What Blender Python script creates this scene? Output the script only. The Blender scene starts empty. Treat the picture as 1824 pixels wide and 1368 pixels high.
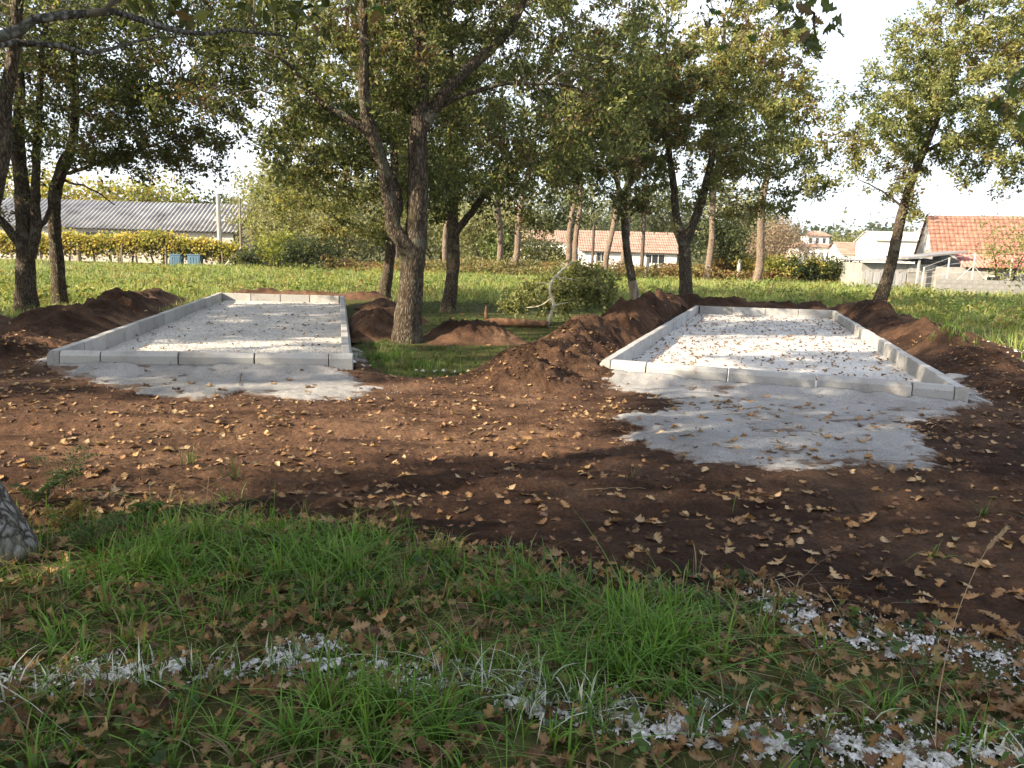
import bpy, math, random
import numpy as np
from mathutils import Vector, Matrix
random.seed(7)
RNG = np.random.default_rng(11)
R_ = math.radians
scene = bpy.context.scene
col = scene.collection

# ------------------------------------------------------------------ camera
F, CX, CY = 1378.0, 912.0, 684.0
ROLL = R_(1.6)
PITCH = math.atan((684 - 457) / F * math.cos(ROLL))
CAM = np.array([0.0, 0.0, 1.6])
_fw = np.array([0, math.cos(PITCH), -math.sin(PITCH)])
_r0 = np.array([1.0, 0, 0]); _u0 = np.array([0, math.sin(PITCH), math.cos(PITCH)])
_r = math.cos(ROLL) * _r0 + math.sin(ROLL) * _u0
_u = -math.sin(ROLL) * _r0 + math.cos(ROLL) * _u0
cam_d = bpy.data.cameras.new('camera'); cam = bpy.data.objects.new('camera', cam_d); col.objects.link(cam)
cam_d.sensor_width = 36; cam_d.lens = 36 * F / 1824; cam_d.clip_end = 3000; cam_d.clip_start = 0.05
m = Matrix.Identity(4)
for i in range(3):
    m[i][0] = _r[i]; m[i][1] = _u[i]; m[i][2] = -_fw[i]; m[i][3] = CAM[i]
cam.matrix_world = m
scene.camera = cam

# ------------------------------------------------------------------ light
SUN_EL = R_(27)
SUN_H = np.array([-0.89, -0.46]); SUN_H /= np.linalg.norm(SUN_H)      # towards the sun, on the ground
world = bpy.data.worlds.new('World'); scene.world = world; world.use_nodes = True
wn = world.node_tree.nodes; wl = world.node_tree.links
bg = wn['Background']; bg.inputs['Strength'].default_value = 0.10
sky = wn.new('ShaderNodeTexSky'); sky.sky_type = 'NISHITA'; sky.sun_disc = False
sky.sun_elevation = SUN_EL; sky.sun_rotation = math.atan2(SUN_H[0], SUN_H[1])
sky.air_density = 1.0; sky.dust_density = 3.0; sky.ozone_density = 1.0
# thin bright cloud veil over the whole sky, thicker and thinner in places
_tc = wn.new('ShaderNodeTexCoord'); _mp = wn.new('ShaderNodeMapping'); _mp.inputs['Scale'].default_value = (1, 1, 2.6)
_cn = wn.new('ShaderNodeTexNoise'); _cn.inputs['Scale'].default_value = 2.3; _cn.inputs['Detail'].default_value = 7; _cn.inputs['Roughness'].default_value = 0.6
_cr = wn.new('ShaderNodeValToRGB'); _cr.color_ramp.elements[0].position = 0.36; _cr.color_ramp.elements[1].position = 0.62
_cr.color_ramp.elements[0].color = (0.25, 0.25, 0.25, 1); _cr.color_ramp.elements[1].color = (0.85, 0.85, 0.85, 1)
_cm = wn.new('ShaderNodeMix'); _cm.data_type = 'RGBA'; _cm.inputs[7].default_value = (5.2, 5.5, 6.1, 1)
wl.new(_tc.outputs['Generated'], _mp.inputs[0]); wl.new(_mp.outputs[0], _cn.inputs['Vector']); wl.new(_cn.outputs['Fac'], _cr.inputs[0])
wl.new(_cr.outputs[0], _cm.inputs[0]); wl.new(sky.outputs[0], _cm.inputs[6]); wl.new(_cm.outputs[2], bg.inputs[0])
sun_d = bpy.data.lights.new('sun', 'SUN'); sun = bpy.data.objects.new('sun', sun_d); col.objects.link(sun)
sun_d.energy = 5.0; sun_d.angle = R_(0.6); sun_d.color = (1.0, 0.84, 0.62)
_sd = Vector((SUN_H[0] * math.cos(SUN_EL), SUN_H[1] * math.cos(SUN_EL), math.sin(SUN_EL)))
sun.rotation_euler = _sd.to_track_quat('Z', 'Y').to_euler()
sun.location = (-20, -10, 20)
scene.view_settings.view_transform = 'Standard'; scene.view_settings.look = 'None'
scene.view_settings.gamma = 1; scene.view_settings.use_curve_mapping = False
scene.view_settings.exposure = 1.68
cy = scene.cycles
cy.max_bounces = 7; cy.diffuse_bounces = 4; cy.glossy_bounces = 2; cy.transmission_bounces = 4
cy.transparent_max_bounces = 6; cy.caustics_reflective = False; cy.caustics_refractive = False
cy.use_denoising = True

# ------------------------------------------------------------------ helpers: picture to place
def ray(x, y): return _fw + (x - CX) / F * _r + (CY - y) / F * _u
def gp(x, y, z=0.0):
    d = ray(x, y); return CAM + d * (z - 1.6) / d[2]
def at(x, y, Y):
    d = ray(x, y); return CAM + d * Y / d[1]
def gh(x, y):                                    # on the sloping ground
    z = 0.0
    for _ in range(6):
        q = gp(x, y, z); z = float(H(np.array([q[0]]), np.array([q[1]]))[0])
    return gp(x, y, z)

# ------------------------------------------------------------------ helpers: noise
def vnoise(x, y, seed=0):
    x = np.asarray(x, float); y = np.asarray(y, float)
    xi = np.floor(x).astype(np.int64); yi = np.floor(y).astype(np.int64)
    fx = x - xi; fy = y - yi
    fx = fx * fx * fx * (fx * (fx * 6 - 15) + 10); fy = fy * fy * fy * (fy * (fy * 6 - 15) + 10)
    def h(a, b):
        n = (a * 374761393 + b * 668265263 + seed * 974711) & 0xffffffff
        n = ((n ^ (n >> 13)) * 1274126177) & 0xffffffff
        n = ((n ^ (n >> 16)) * 2246822519) & 0xffffffff
        return ((n ^ (n >> 15)) & 0xffff) / 65535.0
    return ((h(xi, yi) * (1 - fx) + h(xi + 1, yi) * fx) * (1 - fy) + (h(xi, yi + 1) * (1 - fx) + h(xi + 1, yi + 1) * fx) * fy) * 2 - 1
def fbm(x, y, octv=4, seed=0, gain=0.5):
    s = 0; a = 1; t = 0
    for i in range(octv):
        s = s + a * vnoise(x * 2 ** i + 17.3 * i, y * 2 ** i - 9.1 * i, seed + i); t += a; a *= gain
    return s / t
def sstep(a, b, x):
    t = np.clip((x - a) / (b - a), 0, 1); return t * t * (3 - 2 * t)
def poly_sd(P, x, y):                            # signed distance, inside positive
    P = np.asarray(P)[:, :2]; d2 = np.full(x.shape, 1e9); ins = np.zeros(x.shape, bool)
    for i in range(len(P)):
        a = P[i]; b = P[(i + 1) % len(P)]; e = b - a
        t = np.clip(((x - a[0]) * e[0] + (y - a[1]) * e[1]) / (e @ e), 0, 1)
        d2 = np.minimum(d2, (x - a[0] - t * e[0]) ** 2 + (y - a[1] - t * e[1]) ** 2)
        c = (a[1] > y) != (b[1] > y)
        if e[1] != 0:
            ins ^= c & (x < e[0] * (y - a[1]) / e[1] + a[0])
    return np.where(ins, 1, -1) * np.sqrt(d2)

# ------------------------------------------------------------------ helpers: objects
def tag(o, label=None, cat=None, group=None, kind=None):
    if label: o['label'] = label
    if cat: o['category'] = cat
    if group: o['group'] = group
    if kind: o['kind'] = kind
    return o
def empty(name, loc=(0, 0, 0), rz=0):
    o = bpy.data.objects.new(name, None); col.objects.link(o); o.location = loc; o.rotation_euler = (0, 0, rz)
    o.empty_display_size = 0.1; return o
def mesh_data(name, V, faces, mat, colr=None, smooth=False, mats=None, midx=None):
    me = bpy.data.meshes.new(name)
    V = np.asarray(V, np.float32).reshape(-1, 3)
    if not isinstance(faces, (list, tuple)): faces = [faces]
    faces = [np.asarray(f, np.int32) for f in faces if len(f)]
    me.vertices.add(len(V)); me.vertices.foreach_set('co', V.ravel())
    nl = sum(f.size for f in faces); npoly = sum(len(f) for f in faces)
    me.loops.add(nl); me.polygons.add(npoly)
    me.loops.foreach_set('vertex_index', np.concatenate([f.ravel() for f in faces]))
    tot = np.concatenate([np.full(len(f), f.shape[1], np.int32) for f in faces])
    st = np.zeros(npoly, np.int32); st[1:] = np.cumsum(tot)[:-1]
    me.polygons.foreach_set('loop_start', st)
    me.polygons.foreach_set('use_smooth', np.full(npoly, bool(smooth)))
    me.update(calc_edges=True)
    if colr is not None:
        at_ = me.color_attributes.new('Col', 'FLOAT_COLOR', 'POINT')
        c = np.ones((len(V), 4), np.float32); c[:, :3] = colr; at_.data.foreach_set('color', c.ravel())
    for mm in (mats or [mat]): me.materials.append(mm)
    if midx is not None: me.polygons.foreach_set('material_index', np.asarray(midx, np.int32))
    return me
def link(name, me, parent=None, loc=(0, 0, 0)):
    o = bpy.data.objects.new(name, me); col.objects.link(o); o.location = loc
    if parent: o.parent = parent
    return o
def mobj(name, V, faces, mat, parent=None, colr=None, smooth=False, loc=(0, 0, 0)):
    return link(name, mesh_data(name, V, faces, mat, colr, smooth), parent, loc)
def copy_tree(o, parent=None):
    c = o.copy(); col.objects.link(c)
    if parent: c.parent = parent
    for ch in o.children: copy_tree(ch, c)
    return c
class MB:
    def __init__(s): s.v = []; s.f = {}; s.n = 0
    def add(s, V, Fs):
        V = np.asarray(V, float); s.v.append(V)
        for f in Fs:
            s.f.setdefault(len(f), []).append([i + s.n for i in f])
        s.n += len(V); return s
    def box(s, x0, x1, y0, y1, z0, z1):
        V = [(x, y, z) for x in (x0, x1) for y in (y0, y1) for z in (z0, z1)]
        return s.add(V, [(0, 1, 3, 2), (4, 6, 7, 5), (0, 4, 5, 1), (2, 3, 7, 6), (0, 2, 6, 4), (1, 5, 7, 3)])
    def quad(s, *p): return s.add(p, [tuple(range(len(p)))])
    def tube(s, P, r, n=8, cap=True):
        V, Fq = tube(np.asarray(P, float), np.broadcast_to(np.asarray(r, float), (len(P),)), n)
        s.add(V, [tuple(q) for q in Fq])
        if cap:
            k = s.n - len(V); s.f.setdefault(n, []).append([k + i for i in range(n)][::-1]); s.f[n].append([s.n - n + i for i in range(n)])
        return s
    def build(s, name, mat, parent=None, smooth=False, loc=(0, 0, 0)):
        return mobj(name, np.concatenate(s.v), [np.array(v) for v in s.f.values()], mat, parent, None, smooth, loc)
def tube(P, r, n=8, wob=0.0, seed=0):
    k = len(P)
    T = np.gradient(P, axis=0); T /= np.linalg.norm(T, axis=1)[:, None] + 1e-9
    mt = np.abs(T.mean(0)); ref = np.zeros(3); ref[np.argmin(mt)] = 1
    N = np.cross(T, ref); N /= np.linalg.norm(N, axis=1)[:, None] + 1e-9
    B = np.cross(T, N)
    a = np.arange(n) * 2 * math.pi / n
    rr = np.repeat(np.asarray(r)[:, None], n, 1)
    if wob: 
        hh = np.cumsum(np.r_[0, np.linalg.norm(np.diff(P, axis=0), axis=1)])
        rr = rr * (1 + wob * fbm(np.cos(a)[None] * 1.6 + seed + 0 * hh[:, None], np.sin(a)[None] * 1.6 + hh[:, None] * 2.2, 3, seed)
                   + wob * 0.8 * vnoise(a[None] * 2.2 + 0 * hh[:, None], hh[:, None] * 9, seed + 5))
    V = P[:, None] + rr[..., None] * (np.cos(a)[None, :, None] * N[:, None] + np.sin(a)[None, :, None] * B[:, None])
    i = np.arange(k - 1)[:, None] * n; j = np.arange(n)[None]; j2 = (j + 1) % n
    Fq = np.stack([i + j, i + j2, i + n + j2, i + n + j], -1).reshape(-1, 4)
    return V.reshape(-1, 3), Fq
def catmull(P, step):
    P = np.asarray(P, float)
    if len(P) < 3:
        n = max(2, int(np.linalg.norm(P[-1] - P[0]) / step) + 1); t = np.linspace(0, 1, n)[:, None]; return P[0] * (1 - t) + P[-1] * t
    Q = np.vstack([2 * P[0] - P[1], P, 2 * P[-1] - P[-2]]); out = []
    for i in range(1, len(Q) - 2):
        n = max(2, int(np.linalg.norm(Q[i + 1] - Q[i]) / step)); t = np.linspace(0, 1, n, endpoint=False)[:, None]
        out.append(0.5 * (2 * Q[i] + (Q[i + 1] - Q[i - 1]) * t + (2 * Q[i - 1] - 5 * Q[i] + 4 * Q[i + 1] - Q[i + 2]) * t ** 2
                          + (3 * Q[i] - Q[i - 1] - 3 * Q[i + 1] + Q[i + 2]) * t ** 3))
    return np.vstack(out + [P[-1:]])

# ------------------------------------------------------------------ materials
class NT:
    def __init__(s, name):
        s.m = bpy.data.materials.new(name); s.m.use_nodes = True; s.t = s.m.node_tree; s.n = s.t.nodes
        s.p = s.n['Principled BSDF']; s.out = s.n['Material Output']; s.tc = None
    def co(s, kind='Object', scale=(1, 1, 1), rot=(0, 0, 0)):
        tc = s.n.new('ShaderNodeTexCoord'); mp = s.n.new('ShaderNodeMapping')
        mp.inputs['Scale'].default_value = scale; mp.inputs['Rotation'].default_value = rot
        s.t.links.new(tc.outputs[kind], mp.inputs[0]); return mp.outputs[0]
    def noise(s, scale, detail=4, rough=0.55, co=None, dist=0):
        n = s.n.new('ShaderNodeTexNoise'); n.inputs['Scale'].default_value = scale; n.inputs['Detail'].default_value = detail
        n.inputs['Roughness'].default_value = rough; n.inputs['Distortion'].default_value = dist
        s.t.links.new(co if co is not None else s.co(), n.inputs['Vector']); return n.outputs['Fac']
    def voro(s, scale, co=None, feat='F1', out='Distance'):
        n = s.n.new('ShaderNodeTexVoronoi'); n.feature = feat; n.inputs['Scale'].default_value = scale
        s.t.links.new(co if co is not None else s.co(), n.inputs['Vector']); return n.outputs[out]
    def ramp(s, fac, stops):
        n = s.n.new('ShaderNodeValToRGB'); e = n.color_ramp.elements
        while len(e) < len(stops): e.new(0.5)
        for k, (p, c) in enumerate(stops):
            e[k].position = p; e[k].color = (*c, 1) if len(c) == 3 else c
        s.t.links.new(fac, n.inputs[0]); return n.outputs[0]
    def mix(s, fac, a, b, mode='MIX'):
        n = s.n.new('ShaderNodeMix'); n.data_type = 'RGBA'; n.blend_type = mode
        for sock, v in ((n.inputs[0], fac), (n.inputs[6], a), (n.inputs[7], b)):
            if isinstance(v, (int, float)): sock.default_value = v
            elif isinstance(v, tuple): sock.default_value = (*v, 1)
            else: s.t.links.new(v, sock)
        return n.outputs[2]
    def math(s, op, a, b=0.0, clamp=False):
        n = s.n.new('ShaderNodeMath'); n.operation = op; n.use_clamp = clamp
        for sock, v in ((n.inputs[0], a), (n.inputs[1], b)):
            if isinstance(v, (int, float)): sock.default_value = v
            else: s.t.links.new(v, sock)
        return n.outputs[0]
    def bump(s, h, dist=0.01, strength=1.0, prev=None):
        n = s.n.new('ShaderNodeBump'); n.inputs['Distance'].default_value = dist; n.inputs['Strength'].default_value = strength
        s.t.links.new(h, n.inputs['Height'])
        if prev is not None: s.t.links.new(prev, n.inputs['Normal'])
        return n.outputs[0]
    def attr(s, name='Col'):
        n = s.n.new('ShaderNodeAttribute'); n.attribute_name = name; return n.outputs['Color']
    def done(s, colr=None, rough=0.9, normal=None, spec=0.3):
        if colr is not None:
            if isinstance(colr, tuple): s.p.inputs['Base Color'].default_value = (*colr, 1)
            else: s.t.links.new(colr, s.p.inputs['Base Color'])
        s.p.inputs['Specular IOR Level'].default_value = spec
        if isinstance(rough, (int, float)): s.p.inputs['Roughness'].default_value = rough
        else: s.t.links.new(rough, s.p.inputs['Roughness'])
        if normal is not None: s.t.links.new(normal, s.p.inputs['Normal'])
        return s.m
def speckled(name, stops, scale=3, rough=0.9, bscale=None, bdist=0.005, spec=0.25, co_scale=(1, 1, 1), detail=6):
    t = NT(name); c = t.co(scale=co_scale)
    n = t.noise(scale, detail, 0.6, c); colr = t.ramp(n, stops)
    nb = None
    if bscale: nb = t.bump(t.noise(bscale, 5, 0.65, c), bdist)
    return t.done(colr, rough, nb, spec)
def leaf_mat(name, trans=0.35, rough=0.6, spec=0.3):
    t = NT(name); a = t.attr()
    geo = t.n.new('ShaderNodeNewGeometry'); 
    t.done(a, rough, None, spec)
    tr = t.n.new('ShaderNodeBsdfTranslucent'); mx = t.n.new('ShaderNodeMixShader'); mx.inputs[0].default_value = trans
    br = t.mix(1.0, a, (1.25, 1.2, 0.75), 'MULTIPLY')
    t.t.links.new(br, tr.inputs[0]); t.t.links.new(t.p.outputs[0], mx.inputs[1]); t.t.links.new(tr.outputs[0], mx.inputs[2])
    t.t.links.new(mx.outputs[0], t.out.inputs[0]); return t.m
M = {}
def soil_material():
    t = NT('soil'); c = t.co()
    big = t.noise(0.55, 5, 0.6, c); mid = t.noise(4, 6, 0.65, c); fine = t.noise(38, 5, 0.7, c)
    a = t.ramp(big, [(0.3, (0.055, 0.030, 0.019)), (0.5, (0.094, 0.053, 0.033)), (0.70, (0.172, 0.106, 0.066))])
    b = t.ramp(mid, [(0.30, (0.6, 0.58, 0.57)), (0.5, (0.95, 0.95, 0.95)), (0.7, (1.35, 1.32, 1.28))])
    x = t.mix(1.0, a, b, 'MULTIPLY')
    f = t.ramp(fine, [(0.28, (0.42, 0.42, 0.42)), (0.5, (1, 1, 1)), (0.72, (1.7, 1.62, 1.5))])
    x = t.mix(1.0, x, f, 'MULTIPLY')
    damp = t.ramp(t.noise(0.9, 4, 0.6, t.co(scale=(1, 2.2, 1))), [(0.36, (0.45, 0.43, 0.43)), (0.56, (1, 1, 1))]); x = t.mix(1.0, x, damp, 'MULTIPLY')
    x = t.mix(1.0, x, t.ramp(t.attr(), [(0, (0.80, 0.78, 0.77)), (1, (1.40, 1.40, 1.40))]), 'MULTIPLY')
    grit = t.voro(70, c); g = t.ramp(grit, [(0.0, (1, 1, 1)), (0.06, (1, 1, 1)), (0.09, (0, 0, 0))])
    sel = t.ramp(t.noise(6, 3, 0.5, c), [(0.58, (0, 0, 0)), (0.66, (1, 1, 1))])
    x = t.mix(t.math('MULTIPLY', g, sel), x, (0.22, 0.18, 0.14))
    n1 = t.bump(t.noise(14, 8, 0.75, c), 0.05); n2 = t.bump(t.noise(75, 6, 0.75, c), 0.016, 1, n1)
    return t.done(x, 0.95, n2, 0.15)
M['soil'] = soil_material()
def turf_material():
    t = NT('turf'); c = t.co()
    n = t.noise(1.3, 6, 0.65, c); d = t.noise(25, 5, 0.7, c)
    a = t.ramp(n, [(0.3, (0.055, 0.060, 0.020)), (0.5, (0.075, 0.085, 0.026)), (0.68, (0.080, 0.055, 0.028))])
    a = t.mix(1.0, a, t.ramp(d, [(0.3, (0.5, 0.5, 0.5)), (0.7, (1.3, 1.3, 1.3))]), 'MULTIPLY')
    return t.done(a, 0.95, t.bump(d, 0.03), 0.1)
M['turf'] = turf_material()
def sand_material():
    t = NT('sand'); c = t.co()
    n = t.noise(1.1, 6, 0.62, c); f = t.noise(55, 5, 0.75, c); w = t.noise(220, 3, 0.8, c)
    a = t.ramp(n, [(0.3, (0.25, 0.245, 0.24)), (0.5, (0.36, 0.355, 0.35)), (0.7, (0.45, 0.44, 0.43))])
    a = t.mix(1.0, a, t.ramp(f, [(0.30, (0.55, 0.54, 0.52)), (0.5, (0.95, 0.95, 0.95)), (0.7, (1.2, 1.2, 1.2))]), 'MULTIPLY')
    a = t.mix(1.0, a, t.ramp(w, [(0.3, (0.72, 0.71, 0.70)), (0.55, (1.06, 1.06, 1.06))]), 'MULTIPLY')
    # soil trodden and blown in, at the thin edge (attribute says how thick the sand lies)
    e = t.math('ADD', t.math('MULTIPLY', t.attr('thick'), 1.0), t.math('MULTIPLY', t.math('SUBTRACT', t.noise(3.2, 8, 0.74, t.co(scale=(0.7, 1.7, 1))), 0.5), 2.8))
    a = t.mix(t.ramp(e, [(0.12, (0.9, 0.9, 0.9)), (0.42, (0, 0, 0))]), a, (0.13, 0.085, 0.058))
    return t.done(a, 0.95, t.bump(w, 0.004, 1, t.bump(f, 0.012)), 0.15)
M['sand'] = sand_material()
def gravel_material():
    t = NT('gravel'); c = t.co()
    v = t.voro(34, c, 'F1', 'Color'); d = t.voro(34, c)
    sep = t.n.new('ShaderNodeSeparateColor'); t.t.links.new(v, sep.inputs[0])
    a = t.ramp(sep.outputs[0], [(0, (0.34, 0.325, 0.30)), (0.5, (0.52, 0.50, 0.47)), (1, (0.66, 0.64, 0.61))])
    a = t.mix(1.0, a, t.ramp(t.noise(0.9, 5, 0.6, c), [(0.3, (0.8, 0.8, 0.8)), (0.65, (1.05, 1.05, 1.05))]), 'MULTIPLY')
    h = t.math('SUBTRACT', 0.6, d)
    return t.done(a, 0.9, t.bump(h, 0.016), 0.2)
M['gravel'] = gravel_material()
def pebble_material():
    t = NT('pebble'); oi = t.attr()
    return t.done(oi, 0.85, None, 0.25)
M['pebble'] = pebble_material()
def concrete_material():
    t = NT('concrete'); c0 = t.co('Object')
    oi = t.n.new('ShaderNodeObjectInfo')
    va = t.n.new('ShaderNodeVectorMath'); va.operation = 'ADD'; vs = t.n.new('ShaderNodeCombineXYZ')
    for k_, f_ in enumerate((37.0, 91.0, 53.0)): t.t.links.new(t.math('MULTIPLY', oi.outputs['Random'], f_), vs.inputs[k_])
    t.t.links.new(c0, va.inputs[0]); t.t.links.new(vs.outputs[0], va.inputs[1]); c = va.outputs[0]
    tint = t.ramp(oi.outputs['Random'], [(0, (0.31, 0.31, 0.305)), (1, (0.41, 0.41, 0.40))])
    n = t.noise(2.2, 7, 0.65, c); f = t.noise(60, 4, 0.7, c)
    a = t.mix(1.0, tint, t.ramp(n, [(0.28, (0.72, 0.70, 0.67)), (0.5, (1, 1, 1)), (0.75, (1.08, 1.08, 1.08))]), 'MULTIPLY')
    a = t.mix(1.0, a, t.ramp(f, [(0.3, (0.86, 0.86, 0.86)), (0.6, (1.03, 1.03, 1.03))]), 'MULTIPLY')
    pits = t.voro(45, c); a = t.mix(t.ramp(pits, [(0.07, (0.7, 0.7, 0.7)), (0.13, (0, 0, 0))]), a, (0.20, 0.19, 0.18))
    st = t.ramp(t.noise(5.5, 7, 0.75, c), [(0.56, (0, 0, 0)), (0.70, (0.6, 0.6, 0.6))]); a = t.mix(st, a, (0.20, 0.16, 0.125))
    return t.done(a, 0.85, t.bump(f, 0.004), 0.25)
M['concrete'] = concrete_material()
def bark_material(name, dark, mid, light, lich=0.5, zs=0.28, vs=26):
    t = NT(name); c = t.co('Object', (1, 1, zs)); c1 = t.co('Object')
    n = t.noise(18, 6, 0.7, c, 0.6); wv = t.n.new('ShaderNodeVectorMath'); wv.operation = 'ADD'; nz = t.n.new('ShaderNodeTexNoise'); nz.inputs['Scale'].default_value = vs * 0.5; nz.inputs['Detail'].default_value = 5; sc = t.n.new('ShaderNodeVectorMath'); sc.operation = 'SCALE'; sc.inputs['Scale'].default_value = 2.6 / vs
    t.t.links.new(c, nz.inputs['Vector']); t.t.links.new(nz.outputs['Color'], sc.inputs[0]); t.t.links.new(c, wv.inputs[0]); t.t.links.new(sc.outputs[0], wv.inputs[1]); v = t.voro(vs, wv.outputs[0], 'DISTANCE_TO_EDGE')
    k = t.math('ADD', t.math('MULTIPLY', v, 1.6), t.math('MULTIPLY', n, 0.75))
    a = t.ramp(k, [(0.28, dark), (0.52, mid), (0.85, light)])
    li = t.ramp(t.noise(3.2, 6, 0.7, c1), [(lich, (0, 0, 0)), (lich + 0.13, (0.75, 0.75, 0.75))])
    a = t.mix(li, a, (0.22, 0.225, 0.175))
    mo = t.ramp(t.noise(1.6, 5, 0.65, c1), [(0.55, (0, 0, 0)), (0.68, (0.6, 0.6, 0.6))])
    a = t.mix(mo, a, (0.065, 0.070, 0.022))
    return t.done(a, 0.92, t.bump(k, 0.035), 0.15)
M['bark'] = bark_material('oak_bark', (0.016, 0.012, 0.008), (0.060, 0.046, 0.032), (0.14, 0.115, 0.085), 0.55)
M['bark_pale'] = bark_material('pale_bark', (0.014, 0.011, 0.009), (0.105, 0.097, 0.082), (0.29, 0.28, 0.26), 0.52, 0.45, 20)
M['twig_bark'] = speckled('twig_bark', [(0.3, (0.09, 0.075, 0.055)), (0.6, (0.20, 0.18, 0.145)), (0.75, (0.27, 0.26, 0.21))], 3, 0.9)
M['bark_pine'] = bark_material('pine_bark', (0.06, 0.04, 0.03), (0.19, 0.14, 0.105), (0.30, 0.245, 0.20), 0.6)
M['log'] = speckled('stripped_log', [(0.3, (0.075, 0.038, 0.022)), (0.5, (0.15, 0.080, 0.045)), (0.7, (0.24, 0.15, 0.09))], 9, 0.85, 30, 0.01, 0.2, (1, 1, 1))
M['deadwood'] = speckled('pale_wood', [(0.3, (0.28, 0.24, 0.19)), (0.5, (0.42, 0.38, 0.31)), (0.7, (0.55, 0.51, 0.44))], 5, 0.85, 30, 0.006)
M['foot'] = speckled('barkless_foot', [(0.3, (0.10, 0.078, 0.055)), (0.5, (0.24, 0.205, 0.155)), (0.7, (0.36, 0.32, 0.255))], 7, 0.9, 30, 0.01, 0.2, (1, 1, 0.25))
M['twig'] = speckled('twig_wood', [(0.3, (0.09, 0.06, 0.035)), (0.7, (0.22, 0.16, 0.10))], 12, 0.9)
M['leaf'] = leaf_mat('oak_leaf', 0.45, 0.55, 0.35)
M['litter'] = leaf_mat('dry_leaf', 0.15, 0.65, 0.25)
M['grass'] = leaf_mat('grass_blade', 0.35, 0.5, 0.35)
M['lime'] = speckled('lime', [(0.34, (0.13, 0.09, 0.06)), (0.47, (0.45, 0.44, 0.42)), (0.62, (0.68, 0.68, 0.68))], 42, 0.95, 90, 0.003, 0.1)

# ------------------------------------------------------------------ the lie of the land
L4 = [gp(*q, 0.28) for q in ((82, 625), (629, 632), (614, 527), (388, 521))]      # FL FR BR BL, outer top edges of the kerb
R4 = [gp(*q, 0.28) for q in ((1068, 640), (1728, 690), (1490, 553), (1237, 544))]
def squared(Q):
    Q = [q[:2] for q in Q]; ax = (Q[3] - Q[0]) / np.linalg.norm(Q[3] - Q[0]) + (Q[2] - Q[1]) / np.linalg.norm(Q[2] - Q[1])
    return Q
L4 = squared(L4); R4 = squared(R4)
def H(x, y):
    x = np.asarray(x, float); y = np.asarray(y, float)
    h = 0.02 * np.clip(y - 19, 0, 27) + 0.035 * fbm(x * 0.35, y * 0.35, 3, 3) * sstep(1.0, 3, np.hypot(x, y) * 0 + 5)
    h = h + 17 * sstep(110, 420, y) * (0.75 + 0.35 * vnoise(x * 0.006 + 3.2, y * 0.004, 8))
    h = h - 0.075 * sstep(-0.1, 0.6, poly_sd(SOIL[0], x, y))      # the dug ground lies a little lower
    inside = np.maximum(poly_sd(L4, x, y), poly_sd(R4, x, y))
    h = np.where(inside > -0.5, h * (1 - sstep(-0.5, 0.0, inside)) - 0.12 * sstep(-0.03, 0.1, inside), h)
    return h
def PX(pts): return np.array([gp(x, y)[:2] for x, y in pts])
SOIL = [PX([(-260, 905), (0, 925), (120, 905), (260, 912), (500, 925), (700, 962), (880, 1000), (1010, 1038), (1250, 1042), (1450, 1085), (1650, 1120), (1824, 1140), (2200, 1150),
            (2300, 760), (2000, 660), (1824, 640), (1728, 690), (1068, 640), (1010, 632), (900, 650), (850, 668), (760, 672), (690, 668), (640, 642), (629, 632), (82, 625), (20, 600), (-250, 590)])]
MOUNDS = []                                      # (x0,y0,x1,y1,radius,height)
def mound(p0, p1, w, h, z0=0.0):
    a = gp(*p0, z0); b = gp(*p1, z0); MOUNDS.append((a[0], a[1], b[0], b[1], w, h))
def mline(a, b, w, h): MOUNDS.append((*a, *b, w, h))
# spoil heaps along the left court (outer side), behind it, and round the right court
mline((-7.0, 10.4), (-8.0, 13.5), 1.1, 0.28); mline((-8.0, 13.5), (-9.2, 18.0), 1.05, 0.42); mline((-9.6, 19), (-10.3, 22.5), 0.9, 0.34)
mline((-9.6, 12.2), (-10.6, 15), 1.1, 0.28); mline((-7.6, 8.6), (-9.8, 9.6), 1.0, 0.20)
mline((-8.8, 24.9), (-4.6, 25.2), 0.6, 0.22)
mline((-2.55, 14.6), (-3.2, 17.8), 0.72, 0.38); mline((-1.2, 14.3), (-0.4, 14.5), 0.65, 0.34); mline((-2.6, 18.5), (-3.9, 22.5), 0.55, 0.25)
mline((0.2, 9.7), (1.15, 12.6), 1.0, 0.40); mline((1.0, 12.6), (2.6, 16.8), 1.1, 0.58); mline((2.8, 17.5), (4.6, 22.6), 0.95, 0.62)
mline((5.2, 25.0), (9.5, 24.9), 0.75, 0.38); mline((10.4, 23.8), (9.6, 20.0), 1.0, 0.45); mline((9.4, 19.6), (7.6, 13.0), 1.0, 0.40)
mline((7.5, 13), (6.6, 9.6), 0.85, 0.26); mline((10.8, 21), (9.2, 15.5), 1.0, 0.25)
def court_in(x, y): return np.maximum(poly_sd(L4, x, y), poly_sd(R4, x, y))
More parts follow.
